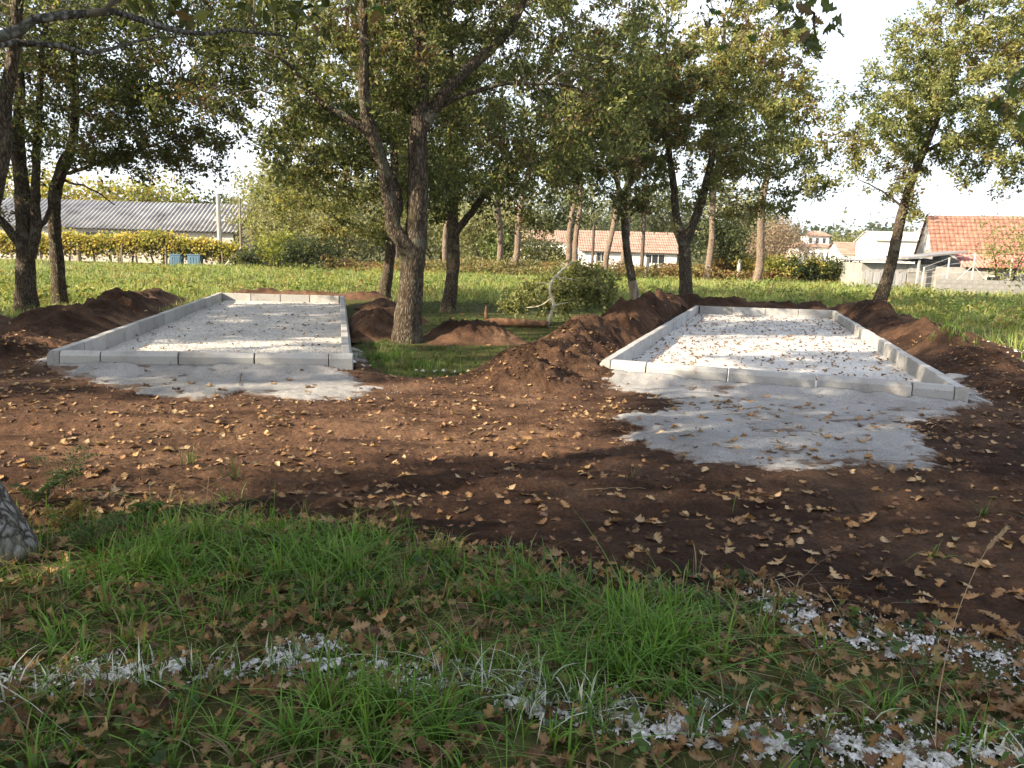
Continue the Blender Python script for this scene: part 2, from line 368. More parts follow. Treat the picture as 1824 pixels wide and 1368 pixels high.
def soil_t(x, y, fine=True):
    sd = poly_sd(SOIL[0], x, y) + 0.22 * fbm(x * 1.3, y * 1.3, 4, 21)
    t = np.clip(sd * 0.22, -0.25, 0.085)
    for (x0, y0, x1, y1, w, h) in MOUNDS:
        ex, ey = x1 - x0, y1 - y0; s = np.clip(((x - x0) * ex + (y - y0) * ey) / (ex * ex + ey * ey), 0, 1)
        d = np.hypot(x - x0 - s * ex, y - y0 - s * ey) / w
        wob = d + 0.28 * fbm(x * 0.9, y * 0.9, 3, 5)
        hh = h * (np.exp(-(np.clip(wob, 0, 9) ** 2) * 1.7) * 1.12 - 0.10)
        hh = hh * (0.75 + 0.75 * (fbm(x * 1.3 + 5, y * 1.3, 4, 33, 0.6) + 0.3))
        t = np.maximum(t, np.where(d < 2.2, hh + np.clip(t, -0.02, 0.03), t))
    if fine:
        on = sstep(-0.02, 0.05, t)
        n1 = fbm(x * 2.4, y * 2.4, 4, 41); n2 = 1 - np.abs(fbm(x * 7, y * 7, 3, 51)); n3 = fbm(x * 19, y * 19, 3, 61)
        rough = 0.42 + 1.15 * np.clip((t - 0.1) * 5, 0, 1)
        t = t + on * rough * (0.042 * n1 + 0.040 * (n2 - 0.72) + 0.026 * n3)
        # wheel ruts running across the front
        flat = on * np.exp(-np.clip((y - 6.3) / 2.4, -3, 3) ** 2)
        yy = y - 0.10 * x + 0.12 * fbm(x * 0.5, y * 0.5, 2, 71)
        t = t - flat * 0.035 * (np.exp(-((yy - 5.2) / 0.16) ** 2) + np.exp(-((yy - 6.9) / 0.18) ** 2) + np.exp(-((yy - 4.6) / 0.12) ** 2))
        t = t + flat * 0.022 * (np.exp(-((yy - 5.52) / 0.12) ** 2) + np.exp(-((yy - 7.25) / 0.14) ** 2) + np.exp(-((yy - 4.88) / 0.10) ** 2))
        t = t + flat * 0.014 * np.sin(yy * 34 + 3 * vnoise(x * 1.5, y * 1.5, 3)) * (vnoise(x * 0.8, y * 2, 81) > 0)
    ci = court_in(x, y)
    t = np.where(ci > -0.02, np.minimum(t, -0.3), t)
    return t
def GT(x, y):                                    # whatever lies on top: turf or soil
    x = np.atleast_1d(np.asarray(x, float)); y = np.atleast_1d(np.asarray(y, float))
    return H(x, y) + np.clip(soil_t(x, y), 0, None)
def polar(r0, r1, k, a0, a1, da):
    nr = int(math.log(r1 / r0) / math.log(k)) + 1; na = int((a1 - a0) / da) + 1
    r = r0 * k ** np.arange(nr); a = np.radians(np.linspace(a0, a1, na))
    x = r[:, None] * np.sin(a)[None]; y = r[:, None] * np.cos(a)[None]
    i = np.arange(nr - 1)[:, None] * na; j = np.arange(na - 1)[None]
    Fq = np.stack([i + j, i + na + j, i + na + j + 1, i + j + 1], -1).reshape(-1, 4)[:, ::-1]
    return x.ravel(), y.ravel(), Fq
def prune(V, Fq, keep, extra=None):
    Fq = Fq[keep]; u, inv = np.unique(Fq, return_inverse=True)
    return V[u], inv.reshape(Fq.shape), u
x, y, Fq = polar(0.4, 700, 1.05, -180, 180, 1.8)
z = H(x, y)
o = mobj('ground', np.stack([x, y, z], 1), Fq, M['turf'], None, None, True); tag(o, 'grassy turf ground running back to the hills', kind='structure')
x, y, Fq = polar(3.0, 31, 1.0040, -41, 41, 0.15)
t = soil_t(x, y); z = H(x, y) + t
keep = (t[Fq] > -0.012).any(1)
V, Fq, u = prune(np.stack([x, y, z], 1), Fq, keep)
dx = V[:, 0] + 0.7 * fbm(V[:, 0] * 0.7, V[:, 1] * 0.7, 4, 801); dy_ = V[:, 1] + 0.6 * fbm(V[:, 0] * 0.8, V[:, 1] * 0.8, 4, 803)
dry = (1 - sstep(-0.4, 2.2, dx)) * sstep(4.6, 6.2, dy_) * (1 - sstep(0.14, 0.30, t[u]))  # soil tone only: paler on left-centre flats, darker to front, right and heaps
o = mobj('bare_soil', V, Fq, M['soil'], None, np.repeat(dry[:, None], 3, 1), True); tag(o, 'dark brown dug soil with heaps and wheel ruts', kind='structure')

# sand aprons
SANDL = PX([(84, 628), (60, 652), (80, 668), (170, 690), (240, 704), (320, 712), (430, 704), (520, 712), (600, 712), (690, 704), (700, 690), (610, 668), (600, 655), (650, 645), (640, 622)])
SANDR = PX([(1066, 640), (1030, 668), (1030, 684), (1140, 704), (1180, 722), (1085, 745), (1120, 775), (1175, 812), (1240, 832), (1380, 842), (1500, 836), (1560, 838), (1620, 850), (1700, 822), (1640, 785), (1620, 762), (1760, 735), (1745, 705), (1725, 680)])
def sand_t(poly, x, y):
    sd = poly_sd(poly, x, y) + 0.16 * fbm(x * 1.8, y * 1.8, 5, 91, 0.6) + 0.22 * fbm(x * 1.1, y * 4.5, 4, 92, 0.6) + 0.06 * fbm(x * 14, y * 14, 3, 93)
    t = np.clip(sd * 0.12, -0.06, 0.035)
    return t + sstep(-0.02, 0.03, t) * (0.030 * fbm(x * 2.6, y * 2.6, 4, 95) - 0.022 * np.clip(vnoise(x * 5.5, y * 4.0, 99) - 0.25, 0, 1)) + 0.012 * fbm(x * 10, y * 10, 3, 97)
sand_fields = []
for poly, kname, lab in ((SANDL, L4, 'pale grey sand spilled before the left court'), (SANDR, R4, 'pale grey sand spread before the right court')):
    c = poly.mean(0); a = math.degrees(math.atan2(c[0], c[1]))
    x, y, Fq = polar(6.0, 13, 1.0032, a - 24, a + 24, 0.16)
    s = sand_t(poly, x, y)
    # heaped against the kerb
    near = np.exp(-np.clip(-poly_sd(kname, x, y), 0, 5) / 0.22) * (poly_sd(poly, x, y) > -0.2)
    base = H(x, y) + np.clip(soil_t(x, y, False), 0, 0.10) + 0.4 * (np.clip(soil_t(x, y), -1, 0.14) - np.clip(soil_t(x, y, False), -1, 0.14))
    st = soil_t(x, y)
    z = np.where(s > 0.005, np.maximum(base + s, H(x, y) + np.minimum(np.clip(st, 0, None), 0.13) + s * 0.25), base + s - 0.01) + near * 0.03 * (s > 0)
    ok = (s[Fq] > -0.01).any(1) & ~((poly_sd(kname, x, y)[Fq] > 0.10).all(1))
    V, F2, u = prune(np.stack([x, y, z], 1), Fq, ok)
    o = mobj('sand', V, F2, M['sand'], None, None, True); tag(o, lab, kind='structure')
    at_ = o.data.color_attributes.new('thick', 'FLOAT_COLOR', 'POINT')
    cc = np.ones((len(V), 4), np.float32); cc[:, :3] = np.clip(s[u] / 0.045, 0, 1)[:, None]; at_.data.foreach_set('color', cc.ravel())

# ------------------------------------------------------------------ courts
def kerb_mesh(L, hz=0.28, th=0.14, dep=0.22, seed=0):
    # profile in (outward, up): flat inside face, chamfered outer top edge
    prof = [(-th, -dep), (-th, hz - 0.006), (-th + 0.006, hz), (-0.040, hz), (-0.036, hz - 0.003), (-0.004, hz - 0.050), (0.0, hz - 0.056), (0.0, -dep)]
    prof = np.array(prof); n = len(prof); e = 0.003
    rows = []
    for xx, sh in ((0, e), (e, 0), (L - e, 0), (L, e)):
        c = prof.mean(0); q = prof + (c - prof) / np.abs(c - prof).max(0) * sh
        rows.append(np.column_stack([np.full(n, xx), -q[:, 0], q[:, 1]]))
    V = np.vstack(rows); f = []
    for i in range(3):
        for j in range(n):
            k = (j + 1) % n; f.append((i * n + j, i * n + k, (i + 1) * n + k, (i + 1) * n + j))
    return mesh_data('kerb_stone', V, [np.array(f)[:, ::-1], np.array([list(range(n)), list(range(4 * n - 1, 3 * n - 1, -1))])], M['concrete'])
_kcache = {}
def kerb_run(root, A, B, lens, wob):
    A = np.array(A); B = np.array(B); D = B - A; Lt = np.linalg.norm(D); d = D / Lt
    ang = math.atan2(d[1], d[0]); s = 0; tot = sum(lens); k = 0
    for l in lens:
        ll = l * Lt / tot; key = round(ll, 2)
        if key not in _kcache: _kcache[key] = kerb_mesh(key - 0.02)
        p = A + d * (s + 0.01)
        o = link('kerb_stone', _kcache[key], root, (p[0], p[1], 0.01 * wob * random.uniform(-1, 1)))
        o.rotation_euler = (0.012 * random.uniform(-1, 1), 0.004 * random.uniform(-1, 1), ang + 0.003 * random.uniform(-1, 1))
        s += ll
def court(Q, front, label, seed, gz):
    FL, FR, BR, BL = [np.array(q) for q in Q]
    root = empty('bowling_court', (0, 0, 0)); tag(root, label, 'court', 'kerbed gravel courts')
    # local +y of a stone = inward, so runs go anticlockwise: outside lies on the right hand
    u = (FR - FL) / np.linalg.norm(FR - FL); vL = (BL - FL) / np.linalg.norm(BL - FL); vR = (BR - FR) / np.linalg.norm(BR - FR)
    th = 0.145
    kerb_run(root, FL + u * th, FR - u * 0.0 - u * (th if front == 'R' else 0), fronts[front], 0.5)
    nR = int(round(np.linalg.norm(BR - FR))); nL = int(round(np.linalg.norm(BL - FL)))
    kerb_run(root, FR + (vR * 0 if front == 'R' else vR * th), BR, [1.0] * nR, 0.5)
    kerb_run(root, BR - u * th, BL + u * th, [1.0] * 4, 0.5)
    kerb_run(root, BL, FL, [1.0] * nL, 0.5)
    # gravel bed
    nx, ny = 100, 230
    a = np.linspace(0.01, 0.99, nx); b = np.linspace(0.004, 0.996, ny)
    A, B = np.meshgrid(a, b)
    P = (FL[None, None] * ((1 - A) * (1 - B))[..., None] + FR * (A * (1 - B))[..., None] + BR * (A * B)[..., None] + BL * ((1 - A) * B)[..., None])
    X = P[..., 0].ravel(); Y = P[..., 1].ravel()
    edge = np.clip(-poly_sd(Q, X, Y) + 0.6, 0, 1)
    Z = gz + 0.018 * fbm(X * 1.2, Y * 1.2, 4, seed) + 0.012 * fbm(X * 6, Y * 6, 3, seed + 3) + 0.05 * edge ** 2 * (0.6 + 0.6 * vnoise(X * 0.8, Y * 0.8, seed + 9))
    i = np.arange(ny - 1)[:, None] * nx; j = np.arange(nx - 1)[None]
    Fq = np.stack([i + j, i + j + 1, i + nx + j + 1, i + nx + j], -1).reshape(-1, 4)
    bed = mobj('gravel_bed', np.stack([X, Y, Z], 1), Fq, M['gravel'] if front == 'L' else M['sandgravel'], root, None, True)
    # loose stones
    n = 6000 if front == 'L' else 2500
    s_ = RNG.random(n); w_ = RNG.random(n) ** 1.5
    s_ = 0.04 + 0.92 * s_; w_ = 0.012 + 0.97 * w_
    p = (FL * ((1 - s_) * (1 - w_))[:, None] + FR * (s_ * (1 - w_))[:, None] + BR * (s_ * w_)[:, None] + BL * ((1 - s_) * w_)[:, None])
    zz = gz + 0.018 * fbm(p[:, 0] * 1.2, p[:, 1] * 1.2, 4, seed) + 0.012 * fbm(p[:, 0] * 6, p[:, 1] * 6, 3, seed + 3)
    V, Fs, c = stones(np.column_stack([p, zz + 0.004]), 0.006, 0.015, [(0.36, 0.345, 0.32), (0.56, 0.54, 0.51), (0.46, 0.43, 0.40)])
    st = mobj('loose_gravel', V, Fs, M['pebble'], bed, c); st['kind'] = 'stuff'
    return root
OCT_V = np.array([(1, 0, 0), (-1, 0, 0), (0, 1, 0), (0, -1, 0), (0, 0, 1), (0, 0, -1)], float)
OCT_F = np.array([(0, 2, 4), (2, 1, 4), (1, 3, 4), (3, 0, 4), (2, 0, 5), (1, 2, 5), (3, 1, 5), (0, 3, 5)])
def stones(P, s0, s1, pal):
    n = len(P); s = RNG.uniform(s0, s1, n)
    V = OCT_V[None] * s[:, None, None] * RNG.uniform(0.6, 1.3, (n, 6, 1)) * np.array([1, 1, 0.7])
    a = RNG.uniform(0, 6.28, n); ca, sa = np.cos(a)[:, None], np.sin(a)[:, None]
    V = np.stack([V[..., 0] * ca - V[..., 1] * sa, V[..., 0] * sa + V[..., 1] * ca, V[..., 2]], -1) + P[:, None]
    Fs = (OCT_F[None] + np.arange(n)[:, None, None] * 6).reshape(-1, 3)
    pal = np.array(pal); c = pal[RNG.integers(0, len(pal), n)] * RNG.uniform(0.8, 1.15, (n, 1))
    return V.reshape(-1, 3), Fs, np.repeat(c, 6, 0)
def sandgravel():
    t = NT('sandy_gravel'); c = t.co()
    v = t.voro(48, c, 'F1', 'Color'); d = t.voro(48, c)
    sep = t.n.new('ShaderNodeSeparateColor'); t.t.links.new(v, sep.inputs[0])
    a = t.ramp(sep.outputs[0], [(0, (0.38, 0.37, 0.355)), (0.5, (0.50, 0.49, 0.475)), (1, (0.60, 0.59, 0.575))])
    a = t.mix(1.0, a, t.ramp(t.noise(1.4, 6, 0.65, c), [(0.3, (0.75, 0.75, 0.75)), (0.65, (1.06, 1.06, 1.06))]), 'MULTIPLY')
    return t.done(a, 0.92, t.bump(t.math('SUBTRACT', 0.6, d), 0.009), 0.2)
M['sandgravel'] = sandgravel()
fronts = {'L': [0.52, 1.0, 1.0, 1.0, 0.33], 'R': [0.46, 1.0, 1.0, 1.0, 0.42]}
GZ = 0.045
court(L4, 'L', 'left gravel court in a grey kerb, its floor streaked with sunlight', 101, GZ)
court(R4, 'R', 'right gravel court in a grey kerb, strewn with small dark leaves', 131, GZ)

# ------------------------------------------------------------------ leaves
def kites(P, size, N=None, pal=None, seedc=None, up=0.35, aspect=0.55, fold=0.25):
    n = len(P)
    d = RNG.normal(size=(n, 3)); d /= np.linalg.norm(d, axis=1)[:, None]
    nrm = RNG.normal(size=(n, 3)); nrm[:, 2] += up * 2; nrm -= (nrm * d).sum(1)[:, None] * d; nrm /= np.linalg.norm(nrm, axis=1)[:, None]
    s = np.cross(d, nrm); size = np.asarray(size)[:, None]
    b = P - d * size * 0.5; tip = P + d * size * 0.5
    mid = P + d * size * 0.08
    l = mid + s * size * aspect * 0.5 + nrm * size * fold * 0.5; r = mid - s * size * aspect * 0.5 + nrm * size * fold * 0.5
    V = np.stack([b, r, tip, l], 1).reshape(-1, 3)
    k = np.arange(n)[:, None] * 4
    Fs = np.concatenate([k + np.array([0, 1, 2]), k + np.array([0, 2, 3])], 1).reshape(-1, 3)
    return V, Fs
OAK = None
def oak_outline():
    half = [(0.0, 0.02), (0.10, 0.05), (0.20, 0.17), (0.27, 0.09), (0.38, 0.27), (0.46, 0.13), (0.58, 0.33), (0.66, 0.16), (0.77, 0.27), (0.84, 0.13), (0.94, 0.13), (1.0, 0.0)]
    return np.array(half)
def oak_leaf(curl, twist, fold, seed):
    h = oak_outline(); rs = np.random.default_rng(seed); h = h + rs.normal(0, 0.012, h.shape) * np.array([1, 1]); h[:, 1] = np.clip(h[:, 1], 0.0, 1)
    n = len(h); V = []
    for sgn in (0, 1, -1):
        for (xx, w) in h: V.append((xx - 0.5, sgn * w, 0))
    V = np.array(V); lat = np.abs(V[:, 1])
    V[:, 2] = curl * (V[:, 0] ** 2) * 1.6 + fold * lat + twist * V[:, 0] * V[:, 1] * 3 + 0.05 * np.sin(V[:, 0] * 14 + seed) * lat * 4
    Fq = []
    for i in range(n - 1):
        Fq.append((i, i + 1, n + i + 1, n + i)); Fq.append((i, 2 * n + i, 2 * n + i + 1, i + 1))
    return V, np.array(Fq)[:, ::-1]
LEAFS = [oak_leaf(c, t, f, i) for i, (c, t, f) in enumerate([(0.5, 0.5, 0.45), (-0.5, 0.8, 0.8), (1.0, -0.9, 0.2), (-0.8, 0.6, -0.35), (0.3, -1.3, 0.9), (1.2, 0.4, 0.6), (0.25, 0.3, 0.15)])]
def rot_xyz(n, tilt):
    """random heading, small tilts"""
    a = RNG.uniform(0, 6.283, n); bx = RNG.normal(0, tilt, n); by = RNG.normal(0, tilt, n)
    ca, sa = np.cos(a), np.sin(a)
    Rz = np.zeros((n, 3, 3)); Rz[:, 0, 0] = ca; Rz[:, 0, 1] = -sa; Rz[:, 1, 0] = sa; Rz[:, 1, 1] = ca; Rz[:, 2, 2] = 1
    Rx = np.zeros((n, 3, 3)); Rx[:, 0, 0] = 1; Rx[:, 1, 1] = np.cos(bx); Rx[:, 1, 2] = -np.sin(bx); Rx[:, 2, 1] = np.sin(bx); Rx[:, 2, 2] = np.cos(bx)
    Ry = np.zeros((n, 3, 3)); Ry[:, 1, 1] = 1; Ry[:, 0, 0] = np.cos(by); Ry[:, 0, 2] = np.sin(by); Ry[:, 2, 0] = -np.sin(by); Ry[:, 2, 2] = np.cos(by)
    return Rz @ Rx @ Ry
def oak_low(V, Fq):
    n = len(V) // 3; k = np.array([0, 2, 4, 5, 6, 7, 8, 11]); m_ = len(k); V2 = np.vstack([V[k], V[n + k], V[2 * n + k]]); f = []
    for i in range(m_ - 1): f += [(i, i + 1, m_ + i + 1, m_ + i), (i, 2 * m_ + i, 2 * m_ + i + 1, i + 1)]
    return V2, np.array(f)[:, ::-1]
def oak_leaves(P, size, pal, tilt=0.35, lod=0, flat=1.0):
    """lobed leaves, several shapes mixed"""
    n = len(P); which = RNG.integers(0, len(LEAFS), n); Rm = rot_xyz(n, tilt); Vs = []; Fs = []; Cs = []; off = 0
    pal = np.array(pal)
    for k, (lv, lf) in enumerate(LEAFS):
        if lod: lv, lf = oak_low(lv, lf)
        ii = np.where(which == k)[0]
        if not len(ii): continue
        lv = lv * np.array([1, 1, flat]); V = np.einsum('nij,vj->nvi', Rm[ii], lv) * np.asarray(size)[ii, None, None] + P[ii, None]
        Vs.append(V.reshape(-1, 3)); Fs.append((lf[None] + np.arange(len(ii))[:, None, None] * len(lv)).reshape(-1, 4) + off); off += V.shape[0] * V.shape[1]
        c = pal[RNG.integers(0, len(pal), len(ii))] * RNG.uniform(0.7, 1.25, (len(ii), 1))
        w_ = np.ones(len(lv)); w_[:len(lv) // 3] = 1.3; w_[len(lv) // 3:] = RNG.uniform(0.72, 1.0, len(lv) - len(lv) // 3)
        Cs.append((c[:, None] * w_[None, :, None]).reshape(-1, 3))
    return np.vstack(Vs), np.vstack(Fs), np.vstack(Cs)

# ------------------------------------------------------------------ trees
G_DARK = (0.075, 0.095, 0.033); G_OL = (0.115, 0.140, 0.046); G_YEL = (0.25, 0.23, 0.068); G_BR = (0.15, 0.105, 0.052); G_RU = (0.20, 0.105, 0.045); G_LT = (0.24, 0.255, 0.095)
def sample_ell(n, ells, rng):
    vol = np.array([e[1][0] * e[1][1] * e[1][2] * (e[2] if len(e) > 2 else 1) for e in ells]); cnt = rng.multinomial(n, vol / vol.sum()); out = []
    for e, k in zip(ells, cnt):
        v = rng.normal(size=(k, 3)); v /= np.linalg.norm(v, axis=1)[:, None]
        out.append(np.asarray(e[0]) + v * (rng.random(k) ** (1 / 2.6))[:, None] * np.asarray(e[1]))
    return np.vstack(out)
def grow(seed, limbs, ells, natt, step=0.22, di=2.2, dk=0.38, maxn=6000, lift=0.06, wander=0.22):
    rng = np.random.default_rng(seed)
    P = np.zeros((maxn, 3)); par = np.full(maxn, -1); Rs = np.zeros(maxn); n = 0
    for li, (pts, r0, r1) in enumerate(limbs):
        c = catmull(pts, 0.16); k = len(c)
        if li: c[1:] += rng.normal(0, 0.010, (k - 1, 3)) 
        q = -1
        if li:
            q = int(np.argmin(((P[:n] - c[0]) ** 2).sum(1))); c = c[1:]; k = len(c)
        P[n:n + k] = c; par[n] = q; par[n + 1:n + k] = np.arange(n, n + k - 1)
        tt = np.linspace(0, 1, k); Rs[n:n + k] = r0 + (r1 - r0) * tt; n += k
    nb = n
    A = sample_ell(natt, ells, rng)
    z0 = P[0, 2]; A = A[A[:, 2] > z0 + 1.1]
    def near(Anew, i0, i1, bd, bi):
        if i1 <= i0: return bd, bi
        for s in range(i0, i1, 400):
            D = ((A[:, None] - P[None, s:min(s + 400, i1)]) ** 2).sum(2); j = D.argmin(1); d = D[np.arange(len(A)), j]
            u = d < bd; bd[u] = d[u]; bi[u] = j[u] + s
        return bd, bi
    bd = np.full(len(A), 1e9); bi = np.zeros(len(A), int)
    bd, bi = near(A, 0, n, bd, bi)
    di_ = di
    for it in range(140):
        act = bd < di_ * di_
        if not act.any():
            if len(A) == 0 or di_ > 7: break
            di_ *= 1.4; continue
        idx, inv = np.unique(bi[act], return_inverse=True)
        v = A[act] - P[bi[act]]; v /= np.linalg.norm(v, axis=1)[:, None] + 1e-9
        S = np.zeros((len(idx), 3)); np.add.at(S, inv, v)
        S /= np.linalg.norm(S, axis=1)[:, None] + 1e-9
        S += rng.normal(0, wander, S.shape); S[:, 2] += lift; S /= np.linalg.norm(S, axis=1)[:, None]
        new = P[idx] + S * step; k = len(new)
        if n + k > maxn: break
        P[n:n + k] = new; par[n:n + k] = idx; i0 = n; n += k
        bd, bi = near(A, i0, n, bd, bi)
        keep = bd > dk * dk; A = A[keep]; bd = bd[keep]; bi = bi[keep]
        if not len(A): break
    P = P[:n]; par = par[:n]; Rs = Rs[:n]
    # radii by the pipe model, limbs keep their given taper
    nt = np.zeros(n); 
    ch = np.zeros(n, int); np.add.at(ch, par[par >= 0], 1); nt[ch == 0] = 1
    for i in range(n - 1, -1, -1):
        if par[i] >= 0: nt[par[i]] += nt[i]
    r = 0.0060 * np.maximum(nt, 1) ** 0.50
    r[:nb] = Rs[:nb]
    for i in range(nb, n):
        r[i] = min(r[i], r[par[i]] * 0.92)
    return P, par, r, nb
def wood(P, par, r, origin, wob=0.09, seed=0, flare=True):
    n = len(P); kids = [[] for _ in range(n)]
    for i in range(n):
        if par[i] >= 0: kids[par[i]].append(i)
    for i in range(n): kids[i].sort(key=lambda j: -r[j])
    stack = [(0, -1)]; Vs = {0: [], 1: []}; Fs = {0: [], 1: []}; off = {0: 0, 1: 0}
    while stack:
        s, p = stack.pop(); ch = [] if p < 0 else [p]; i = s
        while True:
            ch.append(i)
            for j in kids[i][1:]: stack.append((j, i))
            if not kids[i]: break
            i = kids[i][0]
        if len(ch) < 2: continue
        Q = P[ch]; rr = r[ch].copy()
        if p >= 0: rr[0] = min(rr[0], rr[1] * 1.5)
        big = rr.max() > 0.05; part = 0 if rr.max() > 0.035 else 1
        nn = 14 if rr.max() > 0.12 else 9 if big else 5 if rr.max() > 0.02 else 3
        if p < 0 and flare:
            h = Q[:, 2] - Q[0, 2]; rr = rr * (1 + 0.55 * np.exp(-h / 0.28))
        V, Fq = tube(Q, rr, nn, wob if big else 0, seed + len(ch))
        Vs[part].append(V - origin); Fs[part].append(Fq + off[part]); off[part] += len(V)
    return [(np.vstack(Vs[k]), np.vstack(Fs[k])) if Vs[k] else None for k in (0, 1)]
def palette_cols(P, pal, seed, clump=0.9):
    pal = np.array(pal); k = len(pal); n = len(P)
    f = fbm(P[:, 0] * clump + P[:, 2] * 0.7, P[:, 1] * clump - P[:, 2] * 0.9, 3, seed) * 1.3 + RNG.normal(0, 0.33, n)
    i = np.clip(((f + 1) / 2) * k, 0, k - 1e-3).astype(int)
    return pal[i] * RNG.uniform(0.72, 1.3, (n, 1))
def tree(name, label, limbs, ells, natt, nleaf, pal, seed, cat='tree', group=None, step=0.22, dk=0.38, leaf=(0.07, 0.12), bark='bark', spread=0.10, lobed=False, lift=0.06, upscale=0.35, wander=0.22, rleaf=0.0135):
    P, par, r, nb = grow(seed, limbs, ells, natt, step, 2.4 * step / 0.22, dk, 6500, lift, wander)
    origin = P[0] + np.array([0, 0, 0.25])
    root = empty(name, origin); tag(root, label, cat, group)
    w = wood(P, par, r, origin, 0.10, seed)
    mobj('trunk', w[0][0], w[0][1], M[bark], root, None, True)
    if w[1] is not None: mobj('twigs', w[1][0], w[1][1], M['twig_bark'], root, None, True)['kind'] = 'stuff'
    tw = np.where((r < rleaf) & (np.arange(len(P)) >= nb))[0]
    if len(tw) and nleaf:
        b = tw[RNG.integers(0, len(tw), nleaf)]
        # leaf density varies so that the sky shows through in places
        dens = fbm(P[b, 0] * 0.8 + P[b, 1] * 0.5, P[b, 2] * 0.8 + P[b, 1] * 0.3, 3, seed + 77)
        b = b[RNG.random(len(b)) < np.clip(0.70 + 1.7 * dens, 0.05, 1)]
        L = P[b] + RNG.normal(0, spread, (len(b), 3))
        sz = RNG.uniform(leaf[0] * 0.75, leaf[1] * 1.15, len(L))
        if lobed:
            V, Fs, c = oak_leaves(L, sz, pal, 0.8)
        else:
            V, Fs = kites(L, sz, up=upscale, aspect=0.5); c = np.repeat(palette_cols(L, pal, seed), 4, 0)
        cr = mobj('crown', V - origin, Fs, M['leaf'], root, c); cr['kind'] = 'stuff'
    return root
def PL(base, *pts, Y0=None):
    """base pixel at depth Y0 set on the ground, then (px, py, Y) up the limb"""
    b = at(base[0], base[1], Y0); gz = float(GT([b[0]], [b[1]])[0])
    out = [np.array([b[0], b[1], gz - 0.25]), np.array([b[0], b[1], gz + 0.02])]
    for q in pts: out.append(at(q[0], q[1], q[2] if len(q) > 2 else Y0))
    return out
def LM(Y, *pts): return [at(q[0], q[1], q[2] if len(q) > 2 else Y) for q in pts]
OAKS = 'oak trees around the courts'
PAL_A = [G_DARK, G_OL, G_DARK, G_OL, G_LT, G_DARK, G_BR]
PAL_B = [G_OL, G_OL, G_LT, G_LT, G_YEL, G_BR]
PAL_R = [G_DARK, G_OL, G_OL, G_BR, G_RU]
T3 = tree('oak_tree', 'thick forked oak with rough dark bark beside the left court', [
    (PL((725, 612), (728, 560), (733, 505), (738, 450), (742, 400), (745, 330), (745, 250), (748, 180), (750, 100), (748, 20), (752, -80, 13.8), (758, -220, 13.9), Y0=13.9), 0.25, 0.07),
    (LM(13.8, (728, 452), (702, 402), (694, 355), (674, 275, 13.5), (655, 205, 13.3), (648, 140, 13.1), (650, 60, 13.0), (640, -60, 12.8)), 0.145, 0.05),
    (LM(13.6, (712, 385, 14.0), (706, 335, 14.3), (686, 290, 14.5), (668, 250, 14.8)), 0.09, 0.05),
    (LM(13.9, (750, 225), (776, 190), (802, 150), (860, 100, 14.3), (900, 60, 14.6), (935, 0, 15), (960, -80, 15.2)), 0.12, 0.04),
    (LM(13.3, (664, 240), (606, 205), (560, 172), (520, 120, 13.0), (470, 90, 12.8)), 0.07, 0.02),
    (LM(13.9, (770, 195), (830, 168), (900, 150), (980, 150)), 0.05, 0.02)],
    [(at(640, 60, 14.4), (2.7, 2.0, 2.0)), (at(900, 90, 15.2), (3.1, 2.2, 2.1)), (at(560, 250, 14.2), (1.6, 1.4, 1.1)), (at(1000, 200, 15.2), (2.1, 2.0, 1.3)), (at(890, 300, 15.4), (1.6, 1.4, 0.8)), (at(480, 170, 14.0), (1.3, 1.6, 1.3)), (at(1080, 120, 14.4), (1.5, 2.0, 1.5)), (at(590, 345, 15.0), (1.2, 1.0, 0.5)),
     (at(770, -280, 14), (4.2, 4.0, 2.6), 0.6)], 3200, 130000, PAL_A, 3, group=OAKS, leaf=(0.07, 0.12))
T5 = tree('oak_tree', 'oak with mossy trunk and one limb reaching right, behind the thick forked oak', [
    (PL((798, 557), (805, 500), (808, 440), (806, 380), (804, 300), (800, 220), (802, 120), (800, 0), Y0=21.2), 0.20, 0.06),
    (LM(21.2, (810, 415), (840, 378), (866, 345), (905, 310), (955, 290), (1015, 270)), 0.10, 0.03)],
    [(at(920, 300, 21.2), (2.3, 2.2, 1.5)), (at(820, 200, 21.6), (3.0, 2.6, 2.3)), (at(1040, 260, 21.5), (2.0, 2.0, 1.4)), (at(940, 390, 21), (0.9, 0.9, 0.8)), (at(760, 330, 21.4), (1.8, 1.8, 1.1)), (at(1060, 350, 21.5), (1.5, 1.6, 0.8)), (at(840, 0, 21.6), (3.3, 3, 2.2), 0.5)],
    2300, 66000, PAL_A, 5, group=OAKS, step=0.26, dk=0.45, leaf=(0.085, 0.14))
T4 = tree('oak_tree', 'slim straight oak behind the thick forked oak, left of the mossy one', [
    (PL((684, 532), (692, 480), (697, 430), (701, 380), (703, 300), (698, 200), (700, 80), Y0=25.5), 0.19, 0.07)],
    [(at(590, 320, 25.5), (2.9, 2.4, 2.0)), (at(660, 180, 25.5), (3.2, 2.8, 2.6)), (at(540, 200, 25.5), (2.2, 2.2, 2.0)), (at(680, 20, 25.5), (3.3, 3, 2.3), 0.5)],
    2100, 52000, PAL_B, 7, group=OAKS, step=0.28, dk=0.48, leaf=(0.10, 0.16))
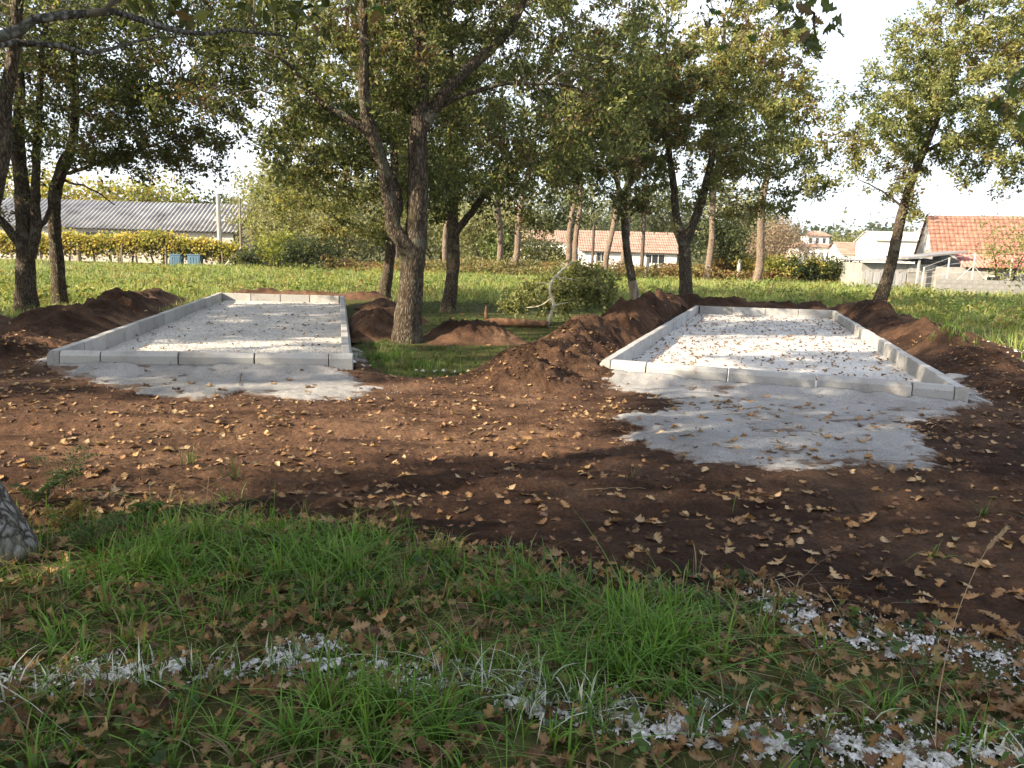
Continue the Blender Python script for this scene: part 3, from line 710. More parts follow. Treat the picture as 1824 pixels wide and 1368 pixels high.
T6 = tree('oak_tree', 'oak forking into a wide V behind the far left corner of the right court', [
    (PL((1222, 535), (1221, 490), (1219, 440), Y0=25.4), 0.22, 0.19),
    (LM(25.4, (1219, 442), (1204, 380), (1200, 330), (1190, 260), (1182, 170), (1185, 60)), 0.14, 0.05),
    (LM(25.4, (1219, 440), (1246, 370), (1262, 310), (1275, 240), (1290, 150), (1290, 30)), 0.15, 0.05)],
    [(at(1210, 250, 25.4), (2.6, 2.4, 2.2)), (at(1350, 250, 25.2), (2.6, 2.4, 2.0)), (at(1420, 300, 24.8), (2.0, 1.6, 1.3)), (at(1280, 120, 25.4), (3.4, 3, 2.0)), (at(1180, 370, 25.2), (1.6, 1.6, 0.9)), (at(1330, 370, 25.2), (1.7, 1.6, 0.7)), (at(1260, -40, 25.4), (3.3, 3, 2.4), 0.5)],
    2500, 76000, PAL_B, 9, group=OAKS, step=0.27, dk=0.46, leaf=(0.10, 0.16))
T7 = tree('oak_tree', 'thin leaning oak with a pale bare foot on the soil bank', [
    (PL((1136, 532), (1126, 500), (1116, 440), (1112, 380), (1110, 350), Y0=23.0), 0.13, 0.10),
    (LM(23, (1110, 352), (1097, 320), (1082, 270), (1075, 180)), 0.07, 0.03), (LM(23, (1110, 350), (1126, 318), (1140, 262), (1150, 170)), 0.07, 0.03)],
    [(at(1090, 260, 23), (1.7, 1.7, 1.4)), (at(1130, 150, 23), (2.4, 2, 1.8)), (at(1060, 200, 23), (1.6, 1.6, 1.4)), (at(1120, 360, 23), (1.2, 1.2, 0.5))], 1400, 36000, PAL_R + PAL_A, 11, group=OAKS, step=0.26, dk=0.45, leaf=(0.085, 0.14))
_q = catmull(np.array(PL((1136, 532), (1126, 500), (1116, 440), (1112, 380), Y0=23.0)), 0.1); _q = _q[_q[:, 2] < _q[0, 2] + 1.15]; _o = np.array(T7.location)
V, Fq = tube(_q - _o, 0.137 * (1 + 0.55 * np.exp(-(_q[:, 2] - _q[0, 2]) / 0.28)) * np.linspace(1.0, 0.955, len(_q)), 14, 0.04, 4); mobj('bare_foot', V, Fq, M['foot'], T7, None, True)['label'] = 'pale barkless foot of the trunk'
T8 = tree('oak_tree', 'oak leaning to the right beside the far right corner of the right court', [
    (PL((1562, 557), (1575, 512), (1590, 460), (1602, 400), (1618, 340), (1640, 280), (1662, 230), (1690, 160), (1720, 60), Y0=23.2), 0.185, 0.05),
    (LM(23.2, (1645, 272), (1690, 250), (1740, 246), (1800, 262)), 0.06, 0.02), (LM(23.2, (1610, 370), (1570, 340), (1530, 320)), 0.035, 0.012)],
    [(at(1690, 170, 23.2), (2.6, 2.5, 1.9)), (at(1590, 310, 23.0), (1.7, 1.7, 0.95), 0.6), (at(1560, 180, 23), (1.5, 1.8, 1.3), 0.5), (at(1790, 240, 23), (1.9, 2, 1.8)), (at(1520, 250, 23), (1.0, 1.4, 0.9), 0.5), (at(1760, 60, 23), (2.8, 2.6, 2.0)), (at(1860, 130, 23), (2.0, 2.0, 2.0)), (at(1640, 390, 23), (0.9, 0.9, 0.45), 0.5)],
    2300, 60000, PAL_B, 13, group=OAKS, step=0.26, dk=0.44, leaf=(0.085, 0.14))
T1 = tree('oak_tree', 'twin stemmed oak by the left soil heaps with a low limb leaving left', [
    (PL((47, 555), (46, 500), (45, 440), (42, 380), (38, 320), (32, 250), (36, 150), (30, 40), Y0=18.4), 0.25, 0.06),
    (LM(18.3, (52, 470), (62, 420), (63, 350), (64, 280), (70, 180), (76, 60)), 0.12, 0.05),
    (LM(18.2, (45, 450), (22, 418), (0, 392), (-40, 360), (-90, 300)), 0.11, 0.04),
    (LM(18.4, (64, 415), (86, 380), (92, 330), (110, 280)), 0.06, 0.03)],
    [(at(40, 130, 18.4), (2.5, 2.4, 2.4)), (at(-80, 250, 18), (2.0, 2, 1.8)), (at(150, 220, 18.4), (1.6, 1.8, 1.2), 0.7), (at(60, -60, 18.4), (3, 3, 2.0), 0.5)], 1900, 40000, PAL_A, 15, group=OAKS, step=0.25, dk=0.44, leaf=(0.08, 0.13))
T2 = tree('oak_tree', 'slender pale barked oak right of the twin stemmed one', [
    (PL((107, 547), (103, 480), (98, 420), (98, 360), (106, 318), (126, 268), (134, 200), (133, 130), (128, 30), Y0=20.0), 0.185, 0.06),
    (LM(20, (110, 312), (150, 300), (200, 282, 19.6), (260, 262, 19.3), (330, 240, 19)), 0.05, 0.018),
    (LM(20, (120, 325), (160, 335), (205, 366)), 0.03, 0.012),
    (LM(20, (134, 205), (200, 170), (290, 150, 19.3), (380, 150, 18.7)), 0.06, 0.02)],
    [(at(250, 230, 19.4), (2.4, 2.2, 1.4)), (at(360, 160, 19), (2.4, 2.2, 1.5)), (at(430, 60, 19), (2.0, 2.0, 1.5)), (at(430, 210, 19), (1.7, 1.6, 1.2), 0.6), (at(330, 300, 19.5), (1.7, 1.4, 0.7), 0.6), (at(200, 80, 19.6), (2.8, 2.5, 1.7)), (at(300, 40, 19), (2.4, 2.4, 1.5)), (at(230, -80, 19.5), (3, 3, 1.8), 0.5)],
    2800, 64000, PAL_A + PAL_R, 17, group=OAKS, step=0.25, dk=0.44, leaf=(0.08, 0.13))
T0 = tree('oak_tree', 'dark oak stem leaning in at the upper left edge', [
    ([np.array([-9.3, 12.0, -0.25]), np.array([-9.3, 12, 0.02]), at(-40, 430, 12), at(0, 300, 12), at(10, 180, 12), at(26, 80, 12), at(34, -60, 12)], 0.15, 0.07)],
    [(at(40, -20, 12), (1.7, 1.8, 1.1)), (at(20, -160, 12), (2.6, 2.6, 1.5)), (at(-120, 60, 12), (1.4, 1.5, 1.3))], 900, 14000, PAL_A, 19, group=OAKS, leaf=(0.06, 0.11))

# the oak whose foot shows at the lower left edge, its limbs crossing the upper left
b9 = gp(2, 985); 
T9 = tree('oak_tree', 'near oak foot with cracked pale bark at the lower left edge', [
    ([np.array([b9[0], b9[1], -0.25]), np.array([b9[0], b9[1], 0.0]), np.array([b9[0] - 0.17, b9[1] + 0.03, 0.30]), np.array([b9[0] - 0.55, b9[1] + 0.05, 1.2]), np.array([b9[0] - 0.8, b9[1] + 0.3, 2.5]), np.array([b9[0] - 1.2, b9[1] + 0.4, 4.2]), np.array([b9[0] - 1.5, b9[1] + 0.2, 6.0])], 0.155, 0.07),
    ([np.array([b9[0] - 0.9, b9[1] + 0.3, 2.7]), at(0, 62, 5.0), at(60, 34, 5.1), at(160, 28, 5.3), at(250, 34, 5.5), at(330, 56, 5.8), at(450, 58, 6.2), at(560, 70, 6.6)], 0.042, 0.006),
    ([np.array([b9[0] - 0.85, b9[1] + 0.3, 2.6]), at(0, 78, 5.3), at(50, 76, 5.4), at(150, 92, 5.7), at(240, 72, 6.0), at(330, 62, 6.3)], 0.04, 0.007),
    ([at(170, 28, 5.3), at(200, 8, 5.3), at(260, -40, 5.3)], 0.02, 0.008)],
    [((-5.0, 3.0, 5.9), (3.4, 3.2, 1.9)), ((-3.4, 4.6, 5.3), (2.4, 2.2, 1.0)), ((-4.6, 6.8, 6.0), (2.4, 2.0, 1.3)), ((-1.4, 6.6, 4.1), (1.4, 1.0, 0.35), 0.5)], 2000, 42000, PAL_A, 23, group=OAKS, leaf=(0.09, 0.15), bark='bark_pale')
# the oak behind the camera whose twigs hang into the top of the view
T10 = tree('oak_tree', 'oak standing behind the viewer whose twigs hang into the top right', [
    ([np.array([3.2, -2.2, -0.25]), np.array([3.2, -2.2, 0]), np.array([3.1, -2.1, 1.5]), np.array([2.9, -1.8, 3.0]), np.array([2.8, -1.6, 5.0]), np.array([2.9, -1.5, 7])], 0.2, 0.06),
    ([np.array([2.9, -1.8, 2.9]), np.array([2.6, 0.2, 3.5]), np.array([2.1, 2.4, 3.35]), at(1480, -40, 3.6), at(1450, 20, 3.7), at(1452, 62, 3.72)], 0.05, 0.004),
    ([np.array([2.4, 1.2, 3.4]), at(1900, 60, 3.4), at(1810, 130, 3.5), at(1790, 165, 3.5)], 0.02, 0.004),
    ([np.array([2.1, 2.4, 3.35]), at(1395, -30, 3.5), at(1408, 15, 3.5)], 0.01, 0.004)],
    [((2.2, -0.5, 6.0), (3.2, 2.6, 1.7)), ((1.5, 2.2, 4.7), (1.7, 1.6, 0.7))], 800, 8000, PAL_A, 29, group=OAKS, leaf=(0.07, 0.12))
hp = []
for (px, py, Y, k, sx) in ((1452, 40, 3.7, 9, 0.06), (1440, 75, 3.72, 4, 0.03), (1792, 160, 3.5, 7, 0.05), (1408, 12, 3.5, 3, 0.03), (1300, 60, 5.5, 8, 0.12), (1250, 50, 5.5, 7, 0.1), (1735, 5, 3.6, 3, 0.03), (1400, 100, 6, 8, 0.12), (690, 8, 4.2, 4, 0.06)):
    hp.append(at(px, py, Y) + RNG.normal(0, sx, (k, 3)))
hp = np.vstack(hp); V, Fs, c = oak_leaves(hp, RNG.uniform(0.06, 0.11, len(hp)), [G_DARK, G_DARK, (0.05, 0.09, 0.02), G_BR], 1.2)
org = np.array(T10.location); hl = mobj('hanging_leaves', V - org, Fs, M['leaf'], T10, c); hl['kind'] = 'stuff'

# more oaks of the grove to the left and behind, which shade the front
def shade_tree(src, loc, rz, s, label):
    r = copy_tree(src); r.location = (loc[0], loc[1], 0.25); r.rotation_euler = (0, 0, rz); r.scale = (s, s, s); r['label'] = label
SH = [(T3, (-9.3, -2.9), 1.0, 0.9), (T6, (-19.5, 8.0), 2.2, 0.9), (T3, (-5.2, -3.6), 0.4, 0.9), (T4, (-15.5, 9.5), 4.0, 0.75), (T5, (-12.4, -5.4), 2.6, 0.95), (T4, (-17, 14.5), 1.9, 0.9), (T4, (-14.6, 5.0), 0.6, 0.8)]
for k, (src, loc, rz, s) in enumerate(SH):
    shade_tree(src, loc, rz, s, ['oak of the grove behind the viewer, left of the camera', 'oak of the grove outside the view to the left', 'oak of the grove far behind the viewer', 'oak of the grove left of the left court, out of view',
                                 'oak of the grove straight behind the viewer', 'oak of the grove beyond the left edge of the view', 'oak of the grove out of view left of the left court sand'][k])

# ------------------------------------------------------------------ background trees
PINE = [(0.060, 0.085, 0.030), (0.085, 0.110, 0.040), (0.110, 0.130, 0.055), (0.14, 0.15, 0.07)]
pine_specs = [(887, 488, 50, 0.30, 'leftmost background pine behind the bracken'), (912, 490, 46, 0.28, 'crooked background pine leaning right behind the log'), (1010, 490, 47, 0.25, 'background pine, left one of the pair behind the fallen tree'),
              (1026, 488, 50, 0.28, 'background pine, right one of the pair behind the fallen tree'), (1078, 498, 44, 0.24, 'pale leaning background pine left of the thin leaning oak'), (1108, 492, 48, 0.26, 'background pine right behind the thin leaning oak'),
              (1258, 498, 45, 0.30, 'background pine right of the V forked oak'), (1347, 500, 43, 0.33, 'tall background pine with pale stem in front of the hedge'), (705, 482, 48, 0.26, 'background pine half hidden by the thick forked oak'), (793, 486, 49, 0.24, 'background pine showing beside the mossy oak')]
for k, (px, py, Y, r, lab) in enumerate(pine_specs):
    b = at(px, py, Y); b[2] = float(H([b[0]], [b[1]])[0]); lean = {1: 0.13, 4: 0.09, 2: 0.06}.get(k, RNG.normal(0.02, 0.015))
    hgt = 11 + 3 * RNG.random()
    pts = [b + np.array([0, 0, -0.25]), b] + [b + np.array([lean * z_ + 0.12 * math.sin(z_ + k), 0.1 * math.cos(z_ * 0.7 + k), z_]) for z_ in (1.2, 2.6, 4.2, 6, 8, hgt)]
    top = pts[-1]
    tree('pine_tree', lab, [(pts, r * 0.72, 0.06)], [(top + np.array([0, 0, -2.2]), (2.6, 2.4, 2.8)), (top + np.array([0.5, -0.3, -5.2]), (2.1, 2.0, 1.4))], 260, 2600, PINE, 40 + k, group='background pines', step=0.45, dk=0.8, leaf=(0.22, 0.40), bark='bark_pine', spread=0.32, rleaf=0.03)

# ------------------------------------------------------------------ shrubs, hedges, bracken, wood on the hill
def card_cloud(P, size, pal, seed, up=0.3, aspect=0.6, clump=0.9):
    V, Fs = kites(P, size, up=up, aspect=aspect); return V, Fs, np.repeat(palette_cols(P, pal, seed, clump), 4, 0)
def shrub(name, label, base, rad, n, pal, seed, leaf=(0.12, 0.22), cat='shrub', group=None, stems=5, solid=0.75):
    base = np.array([base[0], base[1], float(GT([base[0]], [base[1]])[0])]); rad = np.array(rad)
    root = empty(name, base); tag(root, label, cat, group)
    rng = np.random.default_rng(seed); mb = MB(); tips = []
    for k in range(stems):
        a = rng.uniform(0, 6.28); e = np.array([math.cos(a) * rad[0] * 0.75, math.sin(a) * rad[1] * 0.75, rad[2] * rng.uniform(1.0, 1.7)]) * rng.uniform(0.6, 1)
        q = np.array([[0, 0, -0.1], e * 0.35 + rng.normal(0, 0.05, 3), e * 0.7 + rng.normal(0, 0.08, 3), e])
        mb.tube(catmull(q, 0.4), np.linspace(0.05, 0.012, len(catmull(q, 0.4))) * max(0.5, rad[2] / 1.5), 5, False)
        for _ in range(3): tips.append(e + rng.normal(0, 0.3, 3) * rad)
    mb.build('stems', M['bark'], root)
    # foliage in uneven clumps
    cl = rng.normal(size=(14 + n // 130, 3)); cl /= np.linalg.norm(cl, axis=1)[:, None]; cl *= (rng.random(len(cl)) ** 0.4)[:, None]
    cl = cl * rad * np.array([0.85, 0.85, 0.85]) + np.array([0, 0, rad[2] * 0.95])
    cl = np.vstack([cl, tips]); cl[:, 2] = np.maximum(cl[:, 2], 0.12)
    P = cl[rng.integers(0, len(cl), n)] + rng.normal(0, 1, (n, 3)) * rad.mean() * 0.17
    P[:, 2] = np.abs(P[:, 2]) + 0.03
    V, Fs, c = card_cloud(P + base, rng.uniform(*leaf, n), pal, seed)
    f = mobj('foliage', V - base, Fs, M['leaf'], root, c); f['kind'] = 'stuff'; return root
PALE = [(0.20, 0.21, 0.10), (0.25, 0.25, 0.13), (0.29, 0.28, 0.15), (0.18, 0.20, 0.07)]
BRIGHT = [(0.18, 0.22, 0.04), (0.26, 0.28, 0.06), (0.21, 0.20, 0.05)]
DARKB = [(0.030, 0.045, 0.016), (0.05, 0.07, 0.022), (0.075, 0.09, 0.03)]
GOLD = [(0.40, 0.34, 0.07), (0.48, 0.40, 0.10), (0.31, 0.30, 0.07), (0.28, 0.20, 0.06)]
RUST = [(0.22, 0.12, 0.05), (0.28, 0.17, 0.075), (0.19, 0.10, 0.045), (0.26, 0.20, 0.08)]
def gx(px, Y): return at(px, 480, Y)[0]
shrub('willow_bush', 'tall pale willow bush right of the long shed', (gx(490, 52), 52), (3.0, 2.2, 3.6), 7000, PALE, 201, (0.16, 0.30))
shrub('willow_bush', 'grey green willow bush behind the slim oak', (gx(590, 50), 50), (3.0, 2.2, 2.6), 5000, PALE, 202, (0.16, 0.30))
shrub('gorse_bush', 'bright yellow green bush in front of the pale willow', (gx(495, 46), 46), (1.7, 1.4, 1.15), 2600, BRIGHT, 203, (0.12, 0.22))
shrub('bramble_bush', 'dark green bramble between the bright bush and the rust bracken', (gx(560, 45), 45), (1.7, 1.3, 0.85), 2400, DARKB, 204, (0.12, 0.22))
shrub('bramble_bush', 'low dark green bush by the wooden post', (gx(447, 45), 45), (0.8, 0.8, 0.55), 900, DARKB, 205, (0.10, 0.2))
shrub('young_tree', 'pale leafy young tree behind the mossy oak', (gx(870, 55), 55), (3.2, 2.0, 2.6), 5200, PALE, 206, (0.16, 0.3))
shrub('young_pine', 'bright green young pine behind the left background pine', (gx(895, 54), 54), (1.3, 1.3, 1.9), 1800, [(0.14, 0.19, 0.06), (0.19, 0.23, 0.09)], 207, (0.2, 0.36))
shrub('gorse_bush', 'yellow green scrub behind the crooked pine', (gx(965, 52), 52), (2.6, 1.4, 1.1), 3000, BRIGHT + PALE, 208, (0.14, 0.26))
shrub('bare_tree', 'brown leafless looking tree before the far white house', (gx(1385, 80), 80), (3.4, 3, 3.0), 5500, [(0.24, 0.17, 0.12), (0.30, 0.22, 0.16), (0.20, 0.16, 0.11)], 209, (0.16, 0.28))
shrub('small_tree', 'dark small tree between the two right background pines', (gx(1290, 46), 46), (1.6, 1.4, 2.0), 2800, DARKB + [(0.1, 0.11, 0.04)], 210, (0.14, 0.24), stems=8)
shrub('hedge_bush', 'dark green hedge bush left of the grey plank shed', (gx(1490, 45), 45), (1.5, 1.1, 0.75), 2800, DARKB + [(0.1, 0.12, 0.03)], 211, (0.11, 0.2))
shrub('hedge_bush', 'dark hedge bush with yellow top beside the tall pale pine', (gx(1440, 45.5), 45.5), (1.6, 1.1, 0.75), 2800, DARKB + GOLD[:2], 212, (0.11, 0.2))
shrub('hedge_bush', 'golden hedge bush right of the tall pale pine', (gx(1385, 46), 46), (1.7, 1.1, 0.8), 2800, GOLD + BRIGHT, 213, (0.11, 0.2))
shrub('hedge_bush', 'golden bramble hedge left of the tall pale pine', (gx(1305, 46.5), 46.5), (1.7, 1.1, 0.75), 2600, GOLD + RUST, 214, (0.11, 0.2))
shrub('garden_shrub', 'pale grey shrub behind the block wall', (gx(1790, 43), 43), (1.2, 1, 1.15), 1500, PALE, 215, (0.1, 0.18))
shrub('garden_tree', 'light green tree before the red tiled house roof', (gx(1790, 40), 40), (1.6, 1.4, 2.0), 1100, [(0.14, 0.18, 0.05), (0.20, 0.22, 0.07)], 216, (0.12, 0.2))
shrub('cabbage_palm', 'yellow green palm crown before the hill', (gx(1505, 120), 120), (2.6, 2, 3.4), 1500, BRIGHT + PALE, 217, (0.25, 0.45))
for k, (px, Y, rx, rz, pal, lab) in enumerate([(150, 62, 5, 3.6, GOLD + BRIGHT, 'yellowing tree behind the left end of the shed'), (265, 63, 5, 3.2, BRIGHT + GOLD[:1], 'yellow green tree behind the middle of the shed roof'),
        (370, 64, 4.5, 2.7, BRIGHT + DARKB, 'green tree behind the right end of the shed roof'), (640, 70, 5, 3.2, PALE + DARKB, 'hazy green tree behind the slim oak'), (780, 72, 5, 3.6, PALE + BRIGHT, 'pale tree behind the mossy oak trunk'), (20, 60, 5, 3.4, GOLD + BRIGHT, 'yellow tree far left behind the twin stemmed oak')]):
    shrub('broadleaf_tree', lab, (gx(px, Y), Y), (rx, 3, rz), 5200, pal, 230 + k, (0.22, 0.4), cat='tree', group='trees behind the shed', stems=6)

BGT = [(455, 96, 'pale'), (540, 102, 'dark'), (630, 98, 'pale'), (720, 106, 'dark'), (815, 97, 'dark'), (900, 104, 'pale'), (985, 98, 'dark'), (1065, 106, 'pale'), (1145, 99, 'dark'), (1215, 105, 'dark'), (1290, 98, 'pale'), (1350, 112, 'dark')]
HINT = ['above the outbuilding', 'left of the slim oak', 'behind the slim oak', 'behind the thick forked oak', 'behind the mossy oak', 'above the low white house', 'left of the orange roof', 'above the orange roof', 'right of the orange roof', 'behind the V forked oak', 'right of the V forked oak', 'left of the brown bare tree']
for k, (px, Y, kd) in enumerate(BGT):
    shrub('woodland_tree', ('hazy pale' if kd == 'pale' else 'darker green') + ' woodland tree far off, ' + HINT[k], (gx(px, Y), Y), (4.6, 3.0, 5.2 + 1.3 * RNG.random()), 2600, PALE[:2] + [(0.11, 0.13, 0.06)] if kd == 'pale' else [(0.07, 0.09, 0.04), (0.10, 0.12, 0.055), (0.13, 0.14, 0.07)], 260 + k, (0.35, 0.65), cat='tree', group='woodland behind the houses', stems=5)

# bracken strip at the foot of the pines
n = 26000; X = RNG.uniform(-11, 20, n); Y = 44 + RNG.gamma(2, 1.6, n) + 0.02 * X
hh = 0.55 + 0.75 * fbm(X * 0.35, Y * 0.5, 3, 301)
P = np.column_stack([X, Y, GT(X, Y) + RNG.random(n) ** 0.7 * np.clip(hh, 0.15, 1.3)])
V, Fs, c = card_cloud(P, RNG.uniform(0.12, 0.28, n), RUST + [(0.20, 0.20, 0.08), (0.16, 0.17, 0.06), (0.25, 0.22, 0.10), (0.12, 0.10, 0.05)], 303, 0.5, 0.45, 0.5)
o = mobj('bracken', V, Fs, M['leaf'], None, c); tag(o, 'rust coloured bracken along the foot of the pines', 'bracken', kind='stuff')

# wood on the far hill
n = 600; X = RNG.uniform(-60, 220, n); Y = RNG.uniform(165, 310, n)
h0 = H(X, Y); hgt = RNG.uniform(7, 12, n); q = 70
cP = np.repeat(np.column_stack([X, Y, h0 + hgt * 0.55]), q, 0); s_ = np.repeat(hgt, q)
cP = cP + RNG.normal(0, 1, cP.shape) * np.column_stack([s_ * 0.14, s_ * 0.14, s_ * 0.20])
V, Fs = kites(cP, RNG.uniform(0.7, 1.7, len(cP)), up=0.4, aspect=0.8)
tc = np.array([(0.050, 0.075, 0.038), (0.065, 0.085, 0.045), (0.085, 0.10, 0.05), (0.10, 0.105, 0.06)])[RNG.integers(0, 4, n)]
c = np.repeat(np.repeat(tc, q, 0) * RNG.uniform(0.75, 1.3, (n * q, 1)), 4, 0)
o = mobj('hillside_wood', V, Fs, M['leaf'], None, c); tag(o, 'far pine wood covering the hill', 'wood', kind='stuff')

# ------------------------------------------------------------------ buildings
M['plaster'] = speckled('plaster', [(0.3, (0.42, 0.39, 0.34)), (0.5, (0.52, 0.49, 0.44)), (0.7, (0.60, 0.57, 0.52))], 1.2, 0.95, 20, 0.01)
M['white_wall'] = speckled('white_wall', [(0.3, (0.66, 0.65, 0.62)), (0.6, (0.78, 0.77, 0.74))], 0.8, 0.9)
M['block'] = speckled('block_wall', [(0.3, (0.20, 0.195, 0.185)), (0.6, (0.30, 0.29, 0.275))], 2.5, 0.95, 25, 0.006)
M['fibre'] = speckled('fibre_cement', [(0.3, (0.13, 0.13, 0.135)), (0.5, (0.23, 0.23, 0.235)), (0.75, (0.33, 0.33, 0.33))], 0.9, 0.85, 30, 0.004)
M['tile'] = speckled('clay_tile', [(0.25, (0.15, 0.075, 0.055)), (0.5, (0.25, 0.125, 0.09)), (0.75, (0.36, 0.22, 0.165))], 3.0, 0.9)
M['tile_far'] = speckled('pale_clay_tile', [(0.3, (0.23, 0.14, 0.105)), (0.7, (0.36, 0.25, 0.20))], 1.5, 0.9)
M['rust_sheet'] = speckled('red_sheet', [(0.3, (0.36, 0.12, 0.10)), (0.7, (0.46, 0.20, 0.16))], 2, 0.7)
M['plank'] = speckled('grey_plank', [(0.3, (0.22, 0.22, 0.23)), (0.5, (0.33, 0.33, 0.335)), (0.7, (0.42, 0.42, 0.42))], 3, 0.9, 40, 0.004, 0.2, (4, 4, 0.4))
M['post'] = speckled('weathered_post', [(0.3, (0.16, 0.125, 0.09)), (0.7, (0.30, 0.25, 0.19))], 6, 0.95, 30, 0.006, 0.2, (3, 3, 0.5))
M['concrete_pole'] = speckled('pole_concrete', [(0.3, (0.34, 0.32, 0.29)), (0.7, (0.46, 0.44, 0.40))], 3, 0.9)
M['dark_pole'] = speckled('tarred_pole', [(0.3, (0.06, 0.045, 0.035)), (0.7, (0.13, 0.10, 0.08))], 4, 0.9)
M['blue'] = speckled('blue_plastic', [(0.3, (0.07, 0.13, 0.18)), (0.7, (0.10, 0.19, 0.26))], 3, 0.6)
M['frame'] = NT('window_frame').done((0.7, 0.7, 0.68), 0.6)
_g = NT('window_glass'); _g.p.inputs['Base Color'].default_value = (0.03, 0.035, 0.04, 1); _g.p.inputs['Roughness'].default_value = 0.08; M['glass'] = _g.m
M['metal'] = NT('galvanised').done((0.45, 0.45, 0.45), 0.5)
def corrugated(name, P00, P10, P01, P11, pitch, amp, mat, parent, sub=6):
    """sheet between four corners, waves running across P00-P10"""
    P00, P10, P01, P11 = [np.array(p, float) for p in (P00, P10, P01, P11)]
    L = np.linalg.norm(P10 - P00); n = int(L / pitch) * sub + 1; a = np.linspace(0, 1, n)
    nrm = np.cross(P10 - P00, P01 - P00); nrm /= np.linalg.norm(nrm)
    w = (amp * np.cos(np.linspace(0, int(L / pitch) * 2 * math.pi, n)))[:, None] * nrm
    A = P00 + (P10 - P00) * a[:, None] + w; B = P01 + (P11 - P01) * a[:, None] + w
    A2 = A - nrm * 0.012; B2 = B - nrm * 0.012
    V = np.vstack([A, B, A2, B2]); i = np.arange(n - 1)
    Fq = np.vstack([np.column_stack([i, i + 1, n + i + 1, n + i]), np.column_stack([2 * n + i, 3 * n + i, 3 * n + i + 1, 2 * n + i + 1]), np.column_stack([i, 2 * n + i, 2 * n + i + 1, i + 1])])
    return mobj(name, V, Fq, mat, parent, None, True)
def window(root, x, y, z, w, h, face='y', panes=2):
    """window in a wall facing -y: reveal is dark glass set back behind a frame"""
    f = MB(); t = 0.06
    f.box(x - w / 2, x + w / 2, y - 0.05, y + 0.02, z, z + t); f.box(x - w / 2, x + w / 2, y - 0.05, y + 0.02, z + h - t, z + h)
    for k in range(panes + 1):
        xx = x - w / 2 + (w - t) * k / panes; f.box(xx, xx + t, y - 0.047, y + 0.02, z + t, z + h - t)
    o = f.build('window', M['frame'], root)
    for k in range(panes):
        x0 = x - w / 2 + t + (w - t) * k / panes; MB().box(x0, x0 + (w - t) / panes - t, y - 0.02, y - 0.012, z + t, z + h - t).build('pane', M['glass'], o)
# long shed behind the vines
p0 = at(425, 414, 51); gzs = float(H([p0[0]], [51])[0])
shed = empty('long_shed', (p0[0], 51, gzs), R_(2.5)); tag(shed, 'long pale shed with a grey corrugated roof behind the yellow vines', 'shed')
ez = p0[2] - gzs; Ls = 17.0
MB().box(-Ls, -0.35, 0.0, 0.3, -0.2, ez - 0.02).build('wall', M['plaster'], shed)
MB().box(-0.6, -0.35, 0.3, 6.0, -0.2, ez - 0.02).build('wall', M['plaster'], shed)
MB().box(-Ls + 0.2, -Ls + 0.5, 0.3, 6.0, -0.2, ez - 0.02).build('wall', M['plaster'], shed)
MB().box(-Ls, -0.6, 6.0, 6.3, -0.2, ez - 0.02).build('wall', M['plaster'], shed)
rz_ = ez + 1.95
corrugated('roof', (-Ls, -0.3, ez), (0, -0.3, ez), (-Ls, 3.6, rz_), (0, 3.6, rz_), 0.27, 0.045, M['fibre'], shed)
corrugated('roof', (-Ls, 3.62, rz_), (0, 3.62, rz_), (-Ls, 6.8, ez), (0, 6.8, ez), 0.27, 0.045, M['fibre'], shed)
MB().box(-9.9, -7.9, -0.02, 0.05, ez - 0.45, ez - 0.25).build('vent_slot', M['glass'], shed)
mb = MB(); mb.add([(-0.45, 0.31, ez - 0.03), (-0.45, 5.95, ez - 0.03), (-0.45, 3.6, rz_ - 0.12), (-0.56, 0.31, ez - 0.03), (-0.56, 5.95, ez - 0.03), (-0.56, 3.6, rz_ - 0.12)], [(0, 1, 2), (3, 5, 4)]); mb.build('gable', M['plaster'], shed)
# blue grey outbuilding right of it
pb = at(450, 415, 56); gzb = float(H([pb[0]], [56])[0])
ob = empty('outbuilding', (pb[0], 56, gzb)); tag(ob, 'small blue grey outbuilding right of the long shed, half hidden by bushes', 'outbuilding')
M['bluegrey'] = speckled('blue_grey_wall', [(0.3, (0.20, 0.22, 0.26)), (0.7, (0.28, 0.30, 0.34))], 2, 0.9)
hb = pb[2] - gzb
MB().box(-1.0, 1.4, 0, 3, -0.2, hb - 0.003).build('wall', M['bluegrey'], ob); corrugated('roof', (-1.15, -0.2, hb + 0.05), (1.55, -0.2, hb + 0.05), (-1.15, 3.2, hb + 0.35), (1.55, 3.2, hb + 0.35), 0.25, 0.03, M['fibre'], ob)

# vine trellis
Yv = 46.5
def vx(px): return at(px, 450, Yv)[0]
gzv = float(H([vx(250)], [Yv])[0])
tr = empty('vine_trellis', (vx(230), Yv, gzv)); tag(tr, 'long low vine trellis of grey posts and wires before the shed', 'trellis')
ox = vx(230)
trel_top = lambda px: at(px, 437 + max(0, px - 300) * 0.14, Yv)[2] - gzv
posts = [(20, 0.06, 0), (72, 0.07, 0), (140, 0.14, 0.0), (163, 0.07, 0.3), (210, 0.08, 0.0), (221, 0.05, -0.3), (240, 0.06, 0.2), (295, 0.08, 0), (355, 0.045, 0.2), (395, 0.06, 0), (330, 0.05, 1.6), (270, 0.05, 1.6), (190, 0.05, 1.6), (110, 0.05, 1.6)]
for px, r, dy in posts:
    hpz = trel_top(px) + 0.05
    P = np.array([[0, 0, -0.3], [RNG.normal(0, 0.02), 0, hpz * 0.5], [RNG.normal(0, 0.05), 0, hpz]]) + np.array([vx(px) - ox, dy, 0])
    MB().tube(P, [r, r * 0.95, r * 0.9], 7).build('post', M['post'], tr)
MB().tube([[vx(436) - ox - 1.2, 0, 0.05], [vx(430) - ox, 0, 1.15]], 0.05, 6).build('brace', M['deadwood'], tr)
